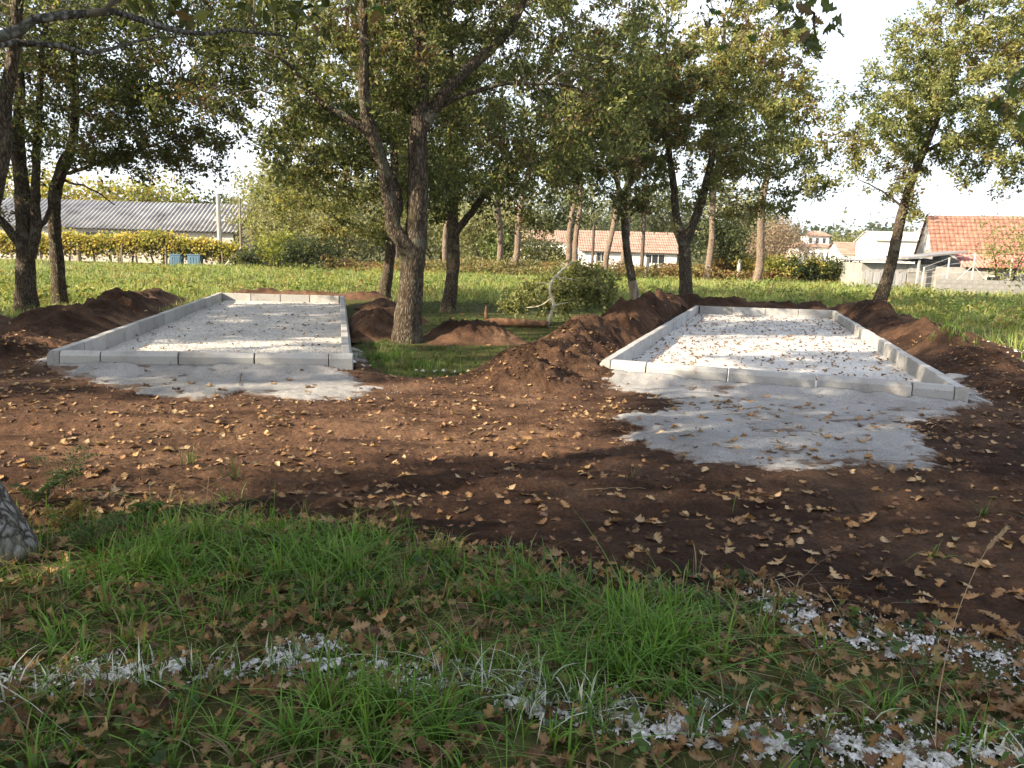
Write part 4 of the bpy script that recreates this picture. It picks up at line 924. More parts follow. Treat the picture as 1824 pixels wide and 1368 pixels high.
for dy in (0, 0.8, 1.6):
    P = [[vx(px) - ox, dy, trel_top(px)] for px in (-60, 50, 150, 250, 350, 425)]
    MB().tube(P, 0.012, 4).build('wire', M['metal'], tr)
for px in (20, 72, 140, 210, 295, 395):
    MB().box(vx(px) - ox - 0.05, vx(px) - ox + 0.05, -0.1, 1.8, trel_top(px) + 0.03, trel_top(px) + 0.12).build('crossbar', M['post'], tr)
vines = [(-20, 0), (30, 0.4), (62, 0), (118, 0.2), (195, 0), (232, 0.1), (270, 0.0), (297, 0.3), (318, 0.0), (388, 0.1)]
names = ['far left of the trellis', 'left of the twin stemmed oak', 'between the two left oaks', 'right behind the slender oak', 'fourth along from the slender oak', 'left of the middle of the trellis', 'at the middle of the trellis', 'just left of the blue sheets', 'beside the blue sheets', 'at the right end by the concrete pole']
for k, (px, dy) in enumerate(vines):
    x0 = vx(px); root = empty('grape_vine', (x0, Yv + dy, gzv)); tag(root, 'grape vine with golden leaves, ' + names[k], 'vine', 'grape vines on the trellis')
    tz = trel_top(px)
    Q = catmull(np.array([[0, 0, -0.2], [0.06, 0, 0.2], [-0.07 * (-1) ** k, 0.03, tz * 0.5], [0.1 * (-1) ** k, 0, tz * 0.85], [0.35 * (-1) ** k, 0.1, tz + 0.02], [0.9 * (-1) ** k, 0.3, tz + 0.1]]), 0.15)
    MB().tube(Q, np.linspace(0.07, 0.02, len(Q)), 7, False).build('stem', M['bark'], root, True)
    pxn = vines[k + 1][0] if k < len(vines) - 1 else 424; pxp = vines[k - 1][0] if k else -80
    xa = (vx(pxp) + x0) / 2 - 0.25; xb = (vx(pxn) + x0) / 2 + 0.25 if k < len(vines) - 1 else vx(424)
    n = int(2600 * (xb - xa) / 2.0) + 600
    X = RNG.uniform(xa, xb, n); D = RNG.uniform(-0.25, 1.9, n); tzz = np.array([trel_top(230 + (q_ - ox) / (vx(330) - vx(230)) * 100) for q_ in X])
    Z = tzz + 0.22 + 0.35 * fbm(X * 0.9, D, 3, 401) + RNG.normal(0, 0.20, n) - 0.45 * (RNG.random(n) < 0.25) * RNG.random(n) * 1.6
    P = np.column_stack([X - x0, D - dy, Z])
    V, Fs, c = card_cloud(P, RNG.uniform(0.10, 0.20, n), GOLD + GOLD[:2] + BRIGHT, 410 + k, 0.3, 0.85)
    f = mobj('foliage', V, Fs, M['leaf'], root, c); f['kind'] = 'stuff'
for px, w in ((312, 0.62), (345, 0.75)):
    b = at(px, 468, 46.2); bz = float(H([b[0]], [46.2])[0])
    mb = MB(); mb.box(-w / 2, w / 2, 0, 0.5, 0, 0.62); mb.box(-w / 2 - 0.03, w / 2 + 0.03, -0.03, 0.53, 0.62, 0.68)
    for q in range(4): mb.box(-w / 2 + 0.05 + q * (w - 0.1) / 4 + 0.02, -w / 2 + 0.05 + (q + 1) * (w - 0.1) / 4 - 0.02, -0.02, -0.001, 0.1, 0.52)
    o = mb.build('plastic_crate', M['blue'], None, False, (b[0], 46.2, bz)); tag(o, 'blue plastic crate under the vines, ' + ('left one' if px < 330 else 'right one'), 'crate', 'blue crates under the vines')
def pole(name, label, px0, py0, px1, py1, Y, r0, r1, mat, cross=None):
    a = at(px0, py0, Y); b = at(px1, py1, Y); gz = float(H([a[0]], [a[1]])[0]); a[2] = gz
    root = empty(name, a); tag(root, label, 'pole')
    MB().tube([(0, 0, -0.3), (b - a) * 0.5, b - a], [r0, (r0 + r1) / 2, r1], 8).build('shaft', M[mat], root)
    if cross:
        mb = MB(); mb.box(-0.35, 0.35, -0.05, 0.05, (b - a)[2] - cross, (b - a)[2] - cross + 0.1); mb.build('crossarm', M['metal'], root)
    return root
pole('utility_pole', 'pale concrete pole in front of the shed roof', 393, 460, 388, 345, 47.5, 0.16, 0.12, 'concrete_pole', 1.6)
pole('wooden_post', 'tall thin reddish wooden post at the right end of the trellis', 430, 478, 427, 352, 46.6, 0.07, 0.05, 'post')
pole('utility_pole', 'thin dark pole before the red roof, left one', 1055, 480, 1058, 400, 60, 0.13, 0.10, 'dark_pole')
pole('utility_pole', 'thin dark pole before the white house wall, right one', 1142, 492, 1149, 372, 52, 0.14, 0.10, 'dark_pole')
for px, py, lab in ((1060, 482, 'grey stub post left of the pale leaning pine'), (1152, 484, 'grey stub post right of the dark pole'), (1216, 492, 'grey stub post left of the right background pine'), (1315, 492, 'concrete stub post before the hedge')):
    a = at(px, py, 45.5); gz = float(H([a[0]], [a[1]])[0]); o = MB().tube([(0, 0, -0.2), (0.01, 0, 0.6), (0, 0, 1.25)], [0.12, 0.115, 0.11], 8).build('fence_post', M['concrete_pole'], None, False, (a[0], a[1], gz)); tag(o, lab, 'post', 'stub posts along the field edge')

def tiled_roof(name, A, B, C, D, mat, parent, rows, pitch=0.24):
    """courses of half-round tiles between eave A-B and ridge D-C, one mesh"""
    A, B, C, D = [np.array(p, float) for p in (A, B, C, D)]
    Vs = []; Fs = []; off = 0
    nrm = np.cross(B - A, D - A); nrm /= np.linalg.norm(nrm)
    for k in range(rows):
        t0, t1 = k / rows, (k + 1.12) / rows
        a0 = A + (D - A) * t0; b0 = B + (C - B) * t0; a1 = A + (D - A) * min(t1, 1); b1 = B + (C - B) * min(t1, 1)
        L = np.linalg.norm(b0 - a0); n = max(4, int(L / pitch)) * 4 + 1; s = np.linspace(0, 1, n)[:, None]
        w = 0.035 * np.abs(np.cos(np.linspace(0, (n - 1) / 4 * math.pi, n)))[:, None] + RNG.normal(0, 0.006, (n, 1))
        lo = a0 + (b0 - a0) * s + nrm * (w + 0.06); hi = a1 + (b1 - a1) * s + nrm * (w + 0.015); un = a0 + (b0 - a0) * s
        i = np.arange(n - 1)
        Vs += [lo, hi, un]; Fs += [np.column_stack([i, i + 1, n + i + 1, n + i]) + off, np.column_stack([2 * n + i, 2 * n + i + 1, i + 1, i]) + off]; off += 3 * n
    V = np.vstack(Vs); return mobj(name, V, np.vstack(Fs), mat, parent)
def house(label, loc, rz, w, d, h, rise, wall, tile, wins=(), rows=10, over=0.3, name='house', hip=0, gable_win=False, chimney=None):
    """front wall along local x 0..w facing -y"""
    root = empty(name, loc, rz); tag(root, label, 'house')
    MB().box(0, w, 0, 0.25, -0.5, h).build('front_wall', M[wall], root); MB().box(0, w, d - 0.25, d, -0.5, h).build('rear_wall', M[wall], root)
    for x0 in (0, w - 0.25):
        mb = MB(); mb.box(x0, x0 + 0.25, 0.25, d - 0.25, -0.5, h); 
        if not hip: mb.add([(x0, 0.0, h), (x0, d, h), (x0, d / 2, h + rise), (x0 + 0.25, 0, h), (x0 + 0.25, d, h), (x0 + 0.25, d / 2, h + rise)], [(0, 2, 1), (3, 4, 5), (0, 3, 5, 2), (1, 2, 5, 4)])
        mb.build('side_wall', M[wall], root)
    o = over; zl = h - rise * o / (d / 2)
    rf = empty('roof', (0, 0, 0)); rf.parent = root
    tiled_roof('front_slope', (-o, -o, zl), (w + o, -o, zl), (w + o - hip, d / 2, h + rise), (-o + hip, d / 2, h + rise), M[tile], rf, rows)
    tiled_roof('rear_slope', (w + o, d + o, zl), (-o, d + o, zl), (-o + hip, d / 2, h + rise), (w + o - hip, d / 2, h + rise), M[tile], rf, rows)
    if hip:
        tiled_roof('left_hip', (-o, d + o, zl), (-o, -o, zl), (-o + hip, d / 2, h + rise), (-o + hip, d / 2 + 0.01, h + rise), M[tile], rf, rows)
        tiled_roof('right_hip', (w + o, -o, zl), (w + o, d + o, zl), (w + o - hip, d / 2 + 0.01, h + rise), (w + o - hip, d / 2, h + rise), M[tile], rf, rows)
    for (x, z, ww, hh, pn) in wins: window(root, x, 0, z, ww, hh, panes=pn)
    if gable_win:
        MB().box(-0.04, 0.02, d * 0.30, d * 0.30 + 0.55, h + 0.15, h + 1.0).build('window', M['frame'], root)
    return root
# red tiled house at the right edge
nc = at(1663, 449, 44); hz_ = float(H([nc[0]], [44])[0])
house('grey gabled house with a red tiled roof at the right edge', (nc[0], 44, hz_), R_(-19), 13, 6.2, nc[2] - hz_, 2.15, 'block', 'tile', rows=10, over=0.12, gable_win=True)
# lean-to in front with red sheet roof
lt = at(1712, 476, 41.5); lz = float(H([lt[0]], [41.5])[0]); r_ = empty('lean_to', (lt[0] - 1.2, 41.5, lz), R_(-12)); tag(r_, 'pale lean-to with a red corrugated roof in front of the tiled house', 'lean-to')
hl_ = lt[2] - lz
MB().box(0, 7.0, 0, 0.2, -0.4, hl_).build('wall', M['block'], r_); MB().box(0, 0.2, 0.2, 2.2, -0.4, hl_).build('wall', M['block'], r_)
corrugated('roof', (1.1, -0.25, hl_ + 0.02), (7.2, -0.25, hl_ + 0.02), (1.1, 1.6, hl_ + 0.72), (7.2, 1.6, hl_ + 0.72), 0.2, 0.025, M['rust_sheet'], r_)
window(r_, 2.6, 0, hl_ - 1.15, 0.6, 0.75, panes=1); window(r_, 5.6, 0, hl_ - 1.15, 0.6, 0.75, panes=1)
# grey plank shed
s0 = at(1537, 466, 42); sz = float(H([s0[0]], [42])[0]); ps = empty('plank_shed', (s0[0], 42, sz)); tag(ps, 'low shed of grey vertical planks with a sloping sheet roof', 'shed')
hs = s0[2] - sz; wS = at(1670, 470, 42)[0] - s0[0]
MB().box(0, wS * 1.0, 0.06, 0.2, -0.3, hs - 0.03).build('wall', M['block'], ps)
nb_ = 12
for k in range(nb_):
    x0 = k * wS * 0.60 / nb_; MB().box(x0 + 0.006, x0 + wS * 0.60 / nb_ - 0.006, 0.0 + 0.012 * (k % 2), 0.055, -0.3, hs * 0.66 + 0.05 * RNG.normal()).build('plank', M['plank'], ps)
MB().box(wS * 0.62, wS * 0.99, -0.01, 0.055, -0.3, hs * 0.62).build('block_panel', M['block'], ps)
MB().box(wS * 0.62, wS * 0.99, 0.0, 0.05, hs * 0.64, hs - 0.06).build('sheet_panel', M['plank'], ps)
MB().box(0, 0.14, 0.2, 3.0, -0.3, hs - 0.03).build('wall', M['block'], ps)
corrugated('roof', (-0.2, -0.3, hs + 0.02), (wS + 0.3, -0.3, hs + 0.12), (-0.2, 3.2, hs + 0.12), (wS + 0.3, 3.2, hs + 0.35), 0.3, 0.02, M['fibre'], ps)
s1 = at(1618, 462, 41.4); cz = float(H([s1[0]], [41.4])[0]); cv = empty('canopy', (s1[0], 41.4, cz)); tag(cv, 'grey flat canopy roof rising to the right over a block wall', 'canopy')
wC = at(1722, 455, 41.4)[0] - s1[0]; hc = s1[2] - cz; hc2 = at(1722, 450, 41.4)[2] - cz
mb = MB(); mb.add([(0, 0, hc), (wC, 0, hc2), (wC, 2.5, hc2), (0, 2.5, hc), (0, 0, hc + 0.09), (wC, 0, hc2 + 0.09), (wC, 2.5, hc2 + 0.09), (0, 2.5, hc + 0.09)], [(0, 3, 2, 1), (4, 5, 6, 7), (0, 1, 5, 4), (1, 2, 6, 5), (2, 3, 7, 6), (3, 0, 4, 7)]); mb.build('roof', M['fibre'], cv)
MB().box(wC * 0.42, wC * 0.99, 1.6, 1.8, -0.3, hc - 0.02).build('wall', M['plank'], cv)
for xx in (wC * 0.2, wC * 0.95): MB().box(xx, xx + 0.1, 0.1, 0.2, -0.2, hc + 0.01).build('post', M['plank'], cv)
MB().box(wC * 0.52, wC * 0.6, 1.56, 1.598, hc * 0.45, hc * 0.8).build('window', M['glass'], cv)
# block wall and wire fence
wa = at(1668, 494, 39.5); wb = at(1850, 500, 39.5); wz = float(H([wa[0]], [39.5])[0])
gw = empty('block_wall', (wa[0], 39.5, wz), R_(-3)); tag(gw, 'low concrete block wall at the right edge of the field', 'wall')
bl = 0.52; hw = 0.68; Lw = wb[0] - wa[0] + 2; me_ = mesh_data('block', np.array([(x, y, z) for x in (0.006, bl - 0.006) for y in (0, 0.2) for z in (0.005, hw / 3 - 0.005)]), np.array([(0, 1, 3, 2), (4, 6, 7, 5), (0, 4, 5, 1), (2, 3, 7, 6), (0, 2, 6, 4), (1, 5, 7, 3)]), M['block'])
for r in range(3):
    for k in range(int(Lw / bl)):
        link('block', me_, gw, (k * bl + (r % 2) * bl / 2, 0.001 * RNG.normal(), r * hw / 3))
MB().box(0, Lw, 0.012, 0.19, -0.3, hw - 0.012).build('core', M['block'], gw)
fn = empty('wire_fence', (wa[0] - 1.2, 39.9, wz)); tag(fn, 'wire fence on leaning pale posts above the block wall', 'fence')
fx = []
for px, h_ in ((1645, 1.25), (1688, 1.75), (1733, 2.0), (1800, 1.8)):
    x0 = at(px, 480, 39.9)[0] - wa[0] + 1.2; fx.append((x0, h_)); MB().tube([(x0, 0, -0.3), (x0 + 0.02, 0, h_ * 0.5), (x0 + 0.03, 0, h_)], 0.045, 6).build('post', M['concrete_pole'], fn)
for s in (-1, 1): MB().tube([(fx[2][0] + s * 0.75, 0, 0.62), (fx[2][0] + s * 0.05, 0, 1.35)], 0.022, 5).build('brace', M['metal'], fn)
for q in (0.3, 0.55, 0.8, 0.98): MB().tube([(x0, 0, h_ * q) for x0, h_ in fx], 0.006, 3).build('wire', M['metal'], fn)
# far houses
c0 = at(1035, 458, 78); cz0 = float(H([c0[0]], [78])[0])
house('white house with an orange tiled roof seen between the pines', (c0[0], 78, cz0), R_(2), 9.6, 7, at(1120, 447, 78)[2] - cz0, 2.0, 'white_wall', 'tile_far', [(7.4, 0.75, 2.0, 0.95, 3), (2.0, 0.8, 1.0, 0.95, 2)], rows=8)
c1 = at(885, 440, 84); cz1 = float(H([c1[0]], [84])[0])
house('low white house with small windows left of the orange roofed one', (c1[0], 84, cz1), R_(2), 7.6, 6, at(940, 428, 84)[2] - cz1, 1.2, 'white_wall', 'tile_far', [(1.0, 1.0, 0.8, 1.0, 2), (3.0, 1.0, 0.8, 1.0, 2), (5.2, 1.0, 0.8, 1.0, 2)], rows=6)
c2 = at(1424, 440, 105); cz2 = float(H([c2[0]], [105])[0])
h2 = house('white two storey house with rows of small windows far right of centre', (c2[0], 105, cz2), R_(-3), 5.8, 6, at(1470, 440, 105)[2] - cz2, 0.9, 'white_wall', 'tile_far', [(0.9 + 1.0 * k, at(1470, 462, 105)[2] - cz2, 0.6, 0.95, 2) for k in range(5)], rows=5, hip=1.8)
ub = empty('upper_storey', (1.2, 1.2, 0)); ub.parent = h2; zu = at(1470, 440, 105)[2] - cz2 + 0.1
MB().box(0, 3.0, 0, 2.5, zu - 0.3, zu + 1.35).build('wall', M['white_wall'], ub)
for k in range(3):
    MB().box(0.35 + k * 0.9, 0.35 + k * 0.9 + 0.4, -0.02, 0.015, zu + 0.4, zu + 1.05).build('window', M['glass'], ub)
tiled_roof('upper_roof', (-0.3, -0.3, zu + 1.35), (3.3, -0.3, zu + 1.35), (2.2, 1.3, zu + 2.0), (0.8, 1.3, zu + 2.0), M['tile_far'], ub, 4)
c3 = at(1500, 450, 100); cz3 = float(H([c3[0]], [100])[0])
house('low white house with a long pale orange roof beside the two storey one', (c3[0], 100, cz3), R_(-3), 6.2, 6, at(1520, 452, 100)[2] - cz3, 1.5, 'white_wall', 'tile_far', [(1.0, 0.9, 0.9, 0.9, 2)], rows=6)
c4 = at(1560, 440, 92); cz4 = float(H([c4[0]], [92])[0])
house('plain white gabled building behind the leaning oak', (c4[0], 92, cz4), R_(-8), 5.6, 8, at(1600, 428, 92)[2] - cz4, 1.1, 'white_wall', 'white_wall', [(1.6, 1.4, 0.9, 1.0, 2)], rows=5)

# ------------------------------------------------------------------ fallen tree on the grass
Yl = 17.6
def on(px, py, Y, z): 
    q = at(px, py, Y); return np.array([q[0], Y, float(GT([q[0]], [Y])[0]) + z])
fo = on(860, 570, Yl, 0); ft = empty('fallen_tree', fo); tag(ft, 'felled tree lying on the grass with reddish log and leafy top', 'fallen tree')
lg = np.array([on(866, 570, Yl, 0.10), on(890, 570, Yl, 0.12), on(920, 570, Yl, 0.12), on(950, 572, Yl, 0.11), on(976, 572, Yl, 0.10)]) - fo
V, Fq = tube(catmull(lg, 0.08), np.linspace(0.105, 0.075, len(catmull(lg, 0.08))), 12, 0.12, 3)
nn_ = len(V); mobj('log', V, [Fq, np.array([list(range(12))[::-1], list(range(nn_ - 12, nn_))])], M['log'], ft, None, True)
st_ = np.array([on(868, 562, Yl, 0.12), on(866, 552, Yl, 0.30), on(866, 540, Yl, 0.48)]) - fo
MB().tube(st_, [0.06, 0.042, 0.018], 8).build('stub', M['log'], ft, True)
st_ = np.array([on(872, 566, Yl, 0.14), on(862, 574, Yl - 0.25, 0.08), on(848, 580, Yl - 0.5, 0.02)]) - fo
MB().tube(st_, [0.06, 0.042, 0.018], 8).build('stub', M['log'], ft, True)
br = np.array([on(976, 570, Yl, 0.1), at(984, 552, Yl), at(986, 540, Yl), at(980, 522, Yl), at(981, 505, Yl), at(990, 492, Yl + 0.2), at(1004, 478, Yl + 0.5), at(1020, 466, Yl + 1)]) - fo
c_ = catmull(br, 0.08); MB().tube(c_, np.linspace(0.042, 0.010, len(c_)), 9, False).build('branch', M['deadwood'], ft, True)
for q in ([(982, 506, Yl), (968, 504, Yl), (955, 505, Yl - 0.1)], [(990, 494, Yl), (1010, 496, Yl + 0.3), (1030, 500, Yl + 0.4)], [(984, 545, Yl), (1005, 540, Yl + 0.4), (1040, 535, Yl + 0.9), (1075, 520, Yl + 1.1)], [(984, 530, Yl), (960, 545, Yl + 0.3), (925, 548, Yl + 0.5), (900, 545, Yl + 0.6)]):
    c_ = catmull(np.array([at(*p) for p in q]) - fo, 0.1); MB().tube(c_, np.linspace(0.016, 0.005, len(c_)), 6, False).build('branch', M['deadwood'], ft, True)
ell = [(at(1030, 510, Yl + 1.0), (0.95, 0.8, 0.42)), (at(1070, 528, Yl + 0.9), (0.5, 0.6, 0.30)), (at(960, 530, Yl + 0.8), (0.8, 0.6, 0.30)), (at(1010, 480, Yl + 1.0), (0.4, 0.4, 0.25)), (at(1010, 548, Yl + 0.5), (0.5, 0.4, 0.22)), (at(1075, 500, Yl + 1.3), (0.35, 0.4, 0.3)), (at(915, 545, Yl + 0.6), (0.4, 0.3, 0.15))]
P = sample_ell(170, ell, RNG); P = P[RNG.integers(0, len(P), 5200)] + RNG.normal(0, 0.085, (5200, 3))
P[:, 2] = np.maximum(P[:, 2], GT(P[:, 0], P[:, 1]) + 0.02)
V, Fs, c = card_cloud(P, RNG.uniform(0.07, 0.13, len(P)), [G_OL, G_LT, (0.17, 0.19, 0.07), (0.24, 0.24, 0.11)], 501, 0.3, 0.6)
f = mobj('foliage', V - fo, Fs, M['leaf'], ft, c); f['kind'] = 'stuff'

# ------------------------------------------------------------------ grass
def blades(base, height, width, lean_dir, lean, c0, c1, nseg=4):
    n = len(base); t = np.linspace(0, 1, nseg + 1)
    d = np.stack([np.cos(lean_dir), np.sin(lean_dir), 0 * lean_dir], 1); s = np.stack([-np.sin(lean_dir), np.cos(lean_dir), 0 * lean_dir], 1)
    tw = RNG.normal(0, 0.6, n); s = s * np.cos(tw)[:, None] + d * np.sin(tw)[:, None]
    C = base[:, None] + d[:, None] * (height * lean)[:, None, None] * (t ** 2)[None, :, None]
    C[:, :, 2] += height[:, None] * (t - 0.42 * np.clip(lean, 0, 1.6)[:, None] * t ** 3)
    w = width[:, None] * (1 - t ** 1.6)[None] + 0.0004
    V = np.stack([C - s[:, None] * w[..., None] / 2, C + s[:, None] * w[..., None] / 2], 2).reshape(n, -1, 3)
    q = []
    for i in range(nseg): q.append((2 * i, 2 * i + 1, 2 * i + 3, 2 * i + 2))
    q = np.array(q); m_ = 2 * (nseg + 1)
    Fq = (q[None] + np.arange(n)[:, None, None] * m_).reshape(-1, 4)
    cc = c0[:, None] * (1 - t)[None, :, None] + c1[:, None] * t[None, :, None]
    return V.reshape(-1, 3), Fq, np.repeat(cc, 2, 1).reshape(-1, 3)
def tufts(centres, per, hr, wr, spread, lean, pal, nseg=4, tipw=1.25):
    n = len(centres); k = RNG.poisson(per, n) + 1; b = np.repeat(centres, k, 0); N = len(b)
    a = RNG.uniform(0, 6.283, N); r = np.abs(RNG.normal(0, spread, N)); b = b + np.column_stack([np.cos(a) * r, np.sin(a) * r])
    z = GT(b[:, 0], b[:, 1]) - 0.01
    hs_ = np.repeat(RNG.uniform(0.65, 1.2, n), k)
    pal = np.array(pal); ci = np.repeat(RNG.integers(0, len(pal), n), k); c0 = pal[ci] * RNG.uniform(0.7, 1.2, (N, 1))
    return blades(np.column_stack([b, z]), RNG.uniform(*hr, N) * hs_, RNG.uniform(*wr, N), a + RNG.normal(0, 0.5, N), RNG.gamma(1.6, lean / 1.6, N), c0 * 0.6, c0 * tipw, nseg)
GR = [(0.07, 0.16, 0.018), (0.10, 0.21, 0.025), (0.13, 0.24, 0.035), (0.085, 0.13, 0.025), (0.12, 0.23, 0.03), (0.20, 0.17, 0.08)]
def soil_edge(x, y): return soil_t(x, y, False) > 0.004
def rect_pts(n, y0, y1, sx=0.80): 
    Y = np.sqrt(RNG.uniform(y0 ** 2, y1 ** 2, n)); return np.column_stack([RNG.uniform(-1, 1, n) * (Y * sx + 0.3), Y])
# clumps seen in the photograph, as places on the ground: (x, y, radius, weight)
CL = [(gp(px, py)[:2], r, w) for px, py, r, w in ((1180, 1120, 0.34, 3.0), (1080, 1200, 0.30, 2.0), (1290, 1100, 0.25, 1.6), (1000, 1080, 0.25, 1.2), (300, 960, 0.45, 2.2), (520, 985, 0.5, 2.2), (700, 1000, 0.45, 1.8), (180, 1000, 0.35, 1.6), (860, 1030, 0.35, 1.5),
      (400, 1100, 0.45, 1.1), (120, 1130, 0.4, 1.3), (620, 1260, 0.35, 1.4), (330, 1280, 0.3, 1.2), (760, 1330, 0.3, 1.3), (60, 1250, 0.3, 1.4), (900, 1290, 0.3, 1.3), (1500, 1260, 0.22, 1.0), (1690, 1270, 0.2, 0.9), (640, 1080, 0.3, 0.9), (1350, 1010 + 130, 0.15, 0.8), (240, 1330, 0.3, 1.0))]
def gdens(x, y):
    d = 0.02 + 0.36 * np.clip(fbm(x * 2.6, y * 2.6, 3, 601) - 0.06, 0, 1)
    d = d * np.where(x > 0.6 + (y - 2.3) * 0.2, 0.55, 1)
    for (c, r, w) in CL: d = d + w * 0.17 * np.exp(-((x - c[0]) ** 2 + (y - c[1]) ** 2) / (2 * (r * 0.75) ** 2))
    return d
# white lime dusted along two bands
LB = [[gp(*q)[:2] for q in ((-120, 1215), (60, 1218), (220, 1200), (420, 1195), (560, 1178), (700, 1210), (900, 1235), (1010, 1262), (1120, 1285), (1300, 1310), (1480, 1330), (1640, 1345), (1900, 1350))],
      [gp(*q)[:2] for q in ((1400, 1085), (1500, 1130), (1600, 1140), (1700, 1150), (1780, 1180), (1900, 1215))]]
def lime_d(x, y):
    d = np.full(np.shape(x), 9.0)
    for ln, w in ((LB[0], 1.0), (LB[1], 1.1)):
        for a, b in zip(ln[:-1], ln[1:]):
            e = b - a; s = np.clip(((x - a[0]) * e[0] + (y - a[1]) * e[1]) / (e @ e), 0, 1)
            d = np.minimum(d, np.hypot(x - a[0] - s * e[0], y - a[1] - s * e[1]) / w)
    wd = 0.10 + 0.02 * np.clip(x + 0.2, 0, 2)
    return d / wd + 0.8 * fbm(x * 7, y * 7, 3, 611)
p = rect_pts(9000, 1.7, 5.6); dn = gdens(p[:, 0], p[:, 1]); ok = (RNG.random(len(p)) < dn) & ~((soil_edge(p[:, 0], p[:, 1])) & (RNG.random(len(p)) < 0.93))
p = p[ok]
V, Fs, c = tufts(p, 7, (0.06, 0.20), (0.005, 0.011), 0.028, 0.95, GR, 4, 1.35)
nv = V.reshape(-1, 10, 3); ld = lime_d(nv[:, 0, 0], nv[:, 0, 1]); wh = (ld < 1.15) & (RNG.random(len(ld)) < 0.32)
cc = c.reshape(-1, 10, 3); cc[wh] = np.array([0.62, 0.64, 0.60])[None, None] * RNG.uniform(0.75, 1.15, (wh.sum(), 1, 1)); cc[wh, 7:] = cc[wh, 7:] * 0.5 + 0.5 * np.array([0.2, 0.3, 0.12])
o = mobj('grass', V, Fs, M['grass'], None, cc.reshape(-1, 3)); tag(o, 'green grass tufts growing through the leaf litter in the foreground', 'grass', kind='stuff')
# low broad leaved weeds among the grass
q = rect_pts(600, 1.9, 4.9); q = q[(soil_t(q[:, 0], q[:, 1], False) < 0.02) & (fbm(q[:, 0] * 1.4, q[:, 1] * 1.4, 3, 605) > -0.05)]
k = 11; P = np.repeat(q, k, 0) + RNG.normal(0, 0.035, (len(q) * k, 2)); Z = GT(P[:, 0], P[:, 1]) + RNG.uniform(0.015, 0.075, len(P))
V, Fs = kites(np.column_stack([P, Z]), RNG.uniform(0.018, 0.05, len(P)), up=1.2, aspect=0.8, fold=0.15)
wc = np.array([(0.05, 0.095, 0.025), (0.07, 0.125, 0.03), (0.045, 0.08, 0.03), (0.10, 0.14, 0.04)])
o = mobj('ground_weeds', V, Fs, M['leaf'], None, np.repeat(np.repeat(wc[RNG.integers(0, 4, len(q))], k, 0) * RNG.uniform(0.75, 1.25, (len(P), 1)), 4, 0)); tag(o, 'low broad leaved weeds among the foreground grass', 'weeds', kind='stuff')
# dead straw blades lying about
p2 = rect_pts(900, 1.9, 4.9); p2 = p2[soil_t(p2[:, 0], p2[:, 1], False) < 0.04]
V, Fs, c = tufts(p2, 2, (0.05, 0.14), (0.003, 0.006), 0.03, 2.2, [(0.30, 0.23, 0.13), (0.22, 0.16, 0.09), (0.36, 0.30, 0.18)], 3)
o = mobj('dead_grass', V, Fs, M['grass'], None, c); tag(o, 'dead straw coloured grass blades in the foreground turf', 'grass', kind='stuff')
# longer arching blades of the big tuft
Cb = np.array([gp(1150, 1150)[:2] + RNG.normal(0, 0.12, 2) for _ in range(42)] + [gp(1090, 1210)[:2] + RNG.normal(0, 0.08, 2) for _ in range(18)] + [gp(620, 1300)[:2] + RNG.normal(0, 0.12, 2) for _ in range(26)] + [gp(300, 1000)[:2] + RNG.normal(0, 0.2, 2) for _ in range(40)] + [gp(560, 1020)[:2] + RNG.normal(0, 0.22, 2) for _ in range(40)])
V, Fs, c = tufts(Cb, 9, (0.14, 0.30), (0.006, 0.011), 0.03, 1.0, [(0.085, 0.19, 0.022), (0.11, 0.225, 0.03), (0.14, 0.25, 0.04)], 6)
o = mobj('long_grass', V, Fs, M['grass'], None, c); tag(o, 'tall arching green grass tufts in the foreground', 'grass', kind='stuff')
# grass between the courts and on the meadow
def scatter(n, x0, x1, y0, y1): return np.column_stack([RNG.uniform(x0, x1, n), RNG.uniform(y0, y1, n)])
p = scatter(12500, -3.5, 6, 9.5, 28); p = p[(soil_t(p[:, 0], p[:, 1], False) < 0.01) & (court_in(p[:, 0], p[:, 1]) < -0.15)]
p = p[RNG.random(len(p)) < np.clip(0.45 + 0.9 * fbm(p[:, 0] * 0.8, p[:, 1] * 0.8, 3, 621), 0.06, 1)]
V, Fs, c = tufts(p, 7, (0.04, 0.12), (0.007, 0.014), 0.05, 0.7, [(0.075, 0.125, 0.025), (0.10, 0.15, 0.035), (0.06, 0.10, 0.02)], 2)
o = mobj('short_grass', V, Fs, M['grass'], None, c); tag(o, 'short sunlit grass between the two courts', 'grass', kind='stuff')
MEAD = [(0.23, 0.32, 0.085), (0.31, 0.37, 0.11), (0.19, 0.26, 0.065), (0.35, 0.38, 0.14), (0.36, 0.34, 0.14)]
Y = 24.5 + 22 * RNG.random(13000) ** 0.9; X = RNG.uniform(-0.78, 0.78, len(Y)) * Y; p = np.column_stack([X, Y])
e2 = scatter(3500, -22, -8.5, 15, 26); e3 = scatter(4000, 9.5, 22, 12, 26); p = np.vstack([p, e2, e3])
p = p[(soil_t(p[:, 0], p[:, 1], False) < 0.01) & (court_in(p[:, 0], p[:, 1]) < -0.3)]
hgt = 0.6 + 0.8 * np.clip(fbm(p[:, 0] * 0.25, p[:, 1] * 0.25, 3, 631) + 0.3, 0, 1)
V, Fs, c = tufts(p[hgt > 0.9], 6, (0.22, 0.42), (0.02, 0.04), 0.10, 0.7, MEAD, 1)
V2, F2, c2_ = tufts(p[hgt <= 0.9], 6, (0.12, 0.25), (0.018, 0.035), 0.10, 0.7, MEAD, 1)
o = mobj('meadow_grass', np.vstack([V, V2]), np.vstack([Fs, F2 + len(V)]), M['grass'], None, np.vstack([c, c2_])); tag(o, 'bright sunlit meadow grass behind the courts', 'grass', kind='stuff')
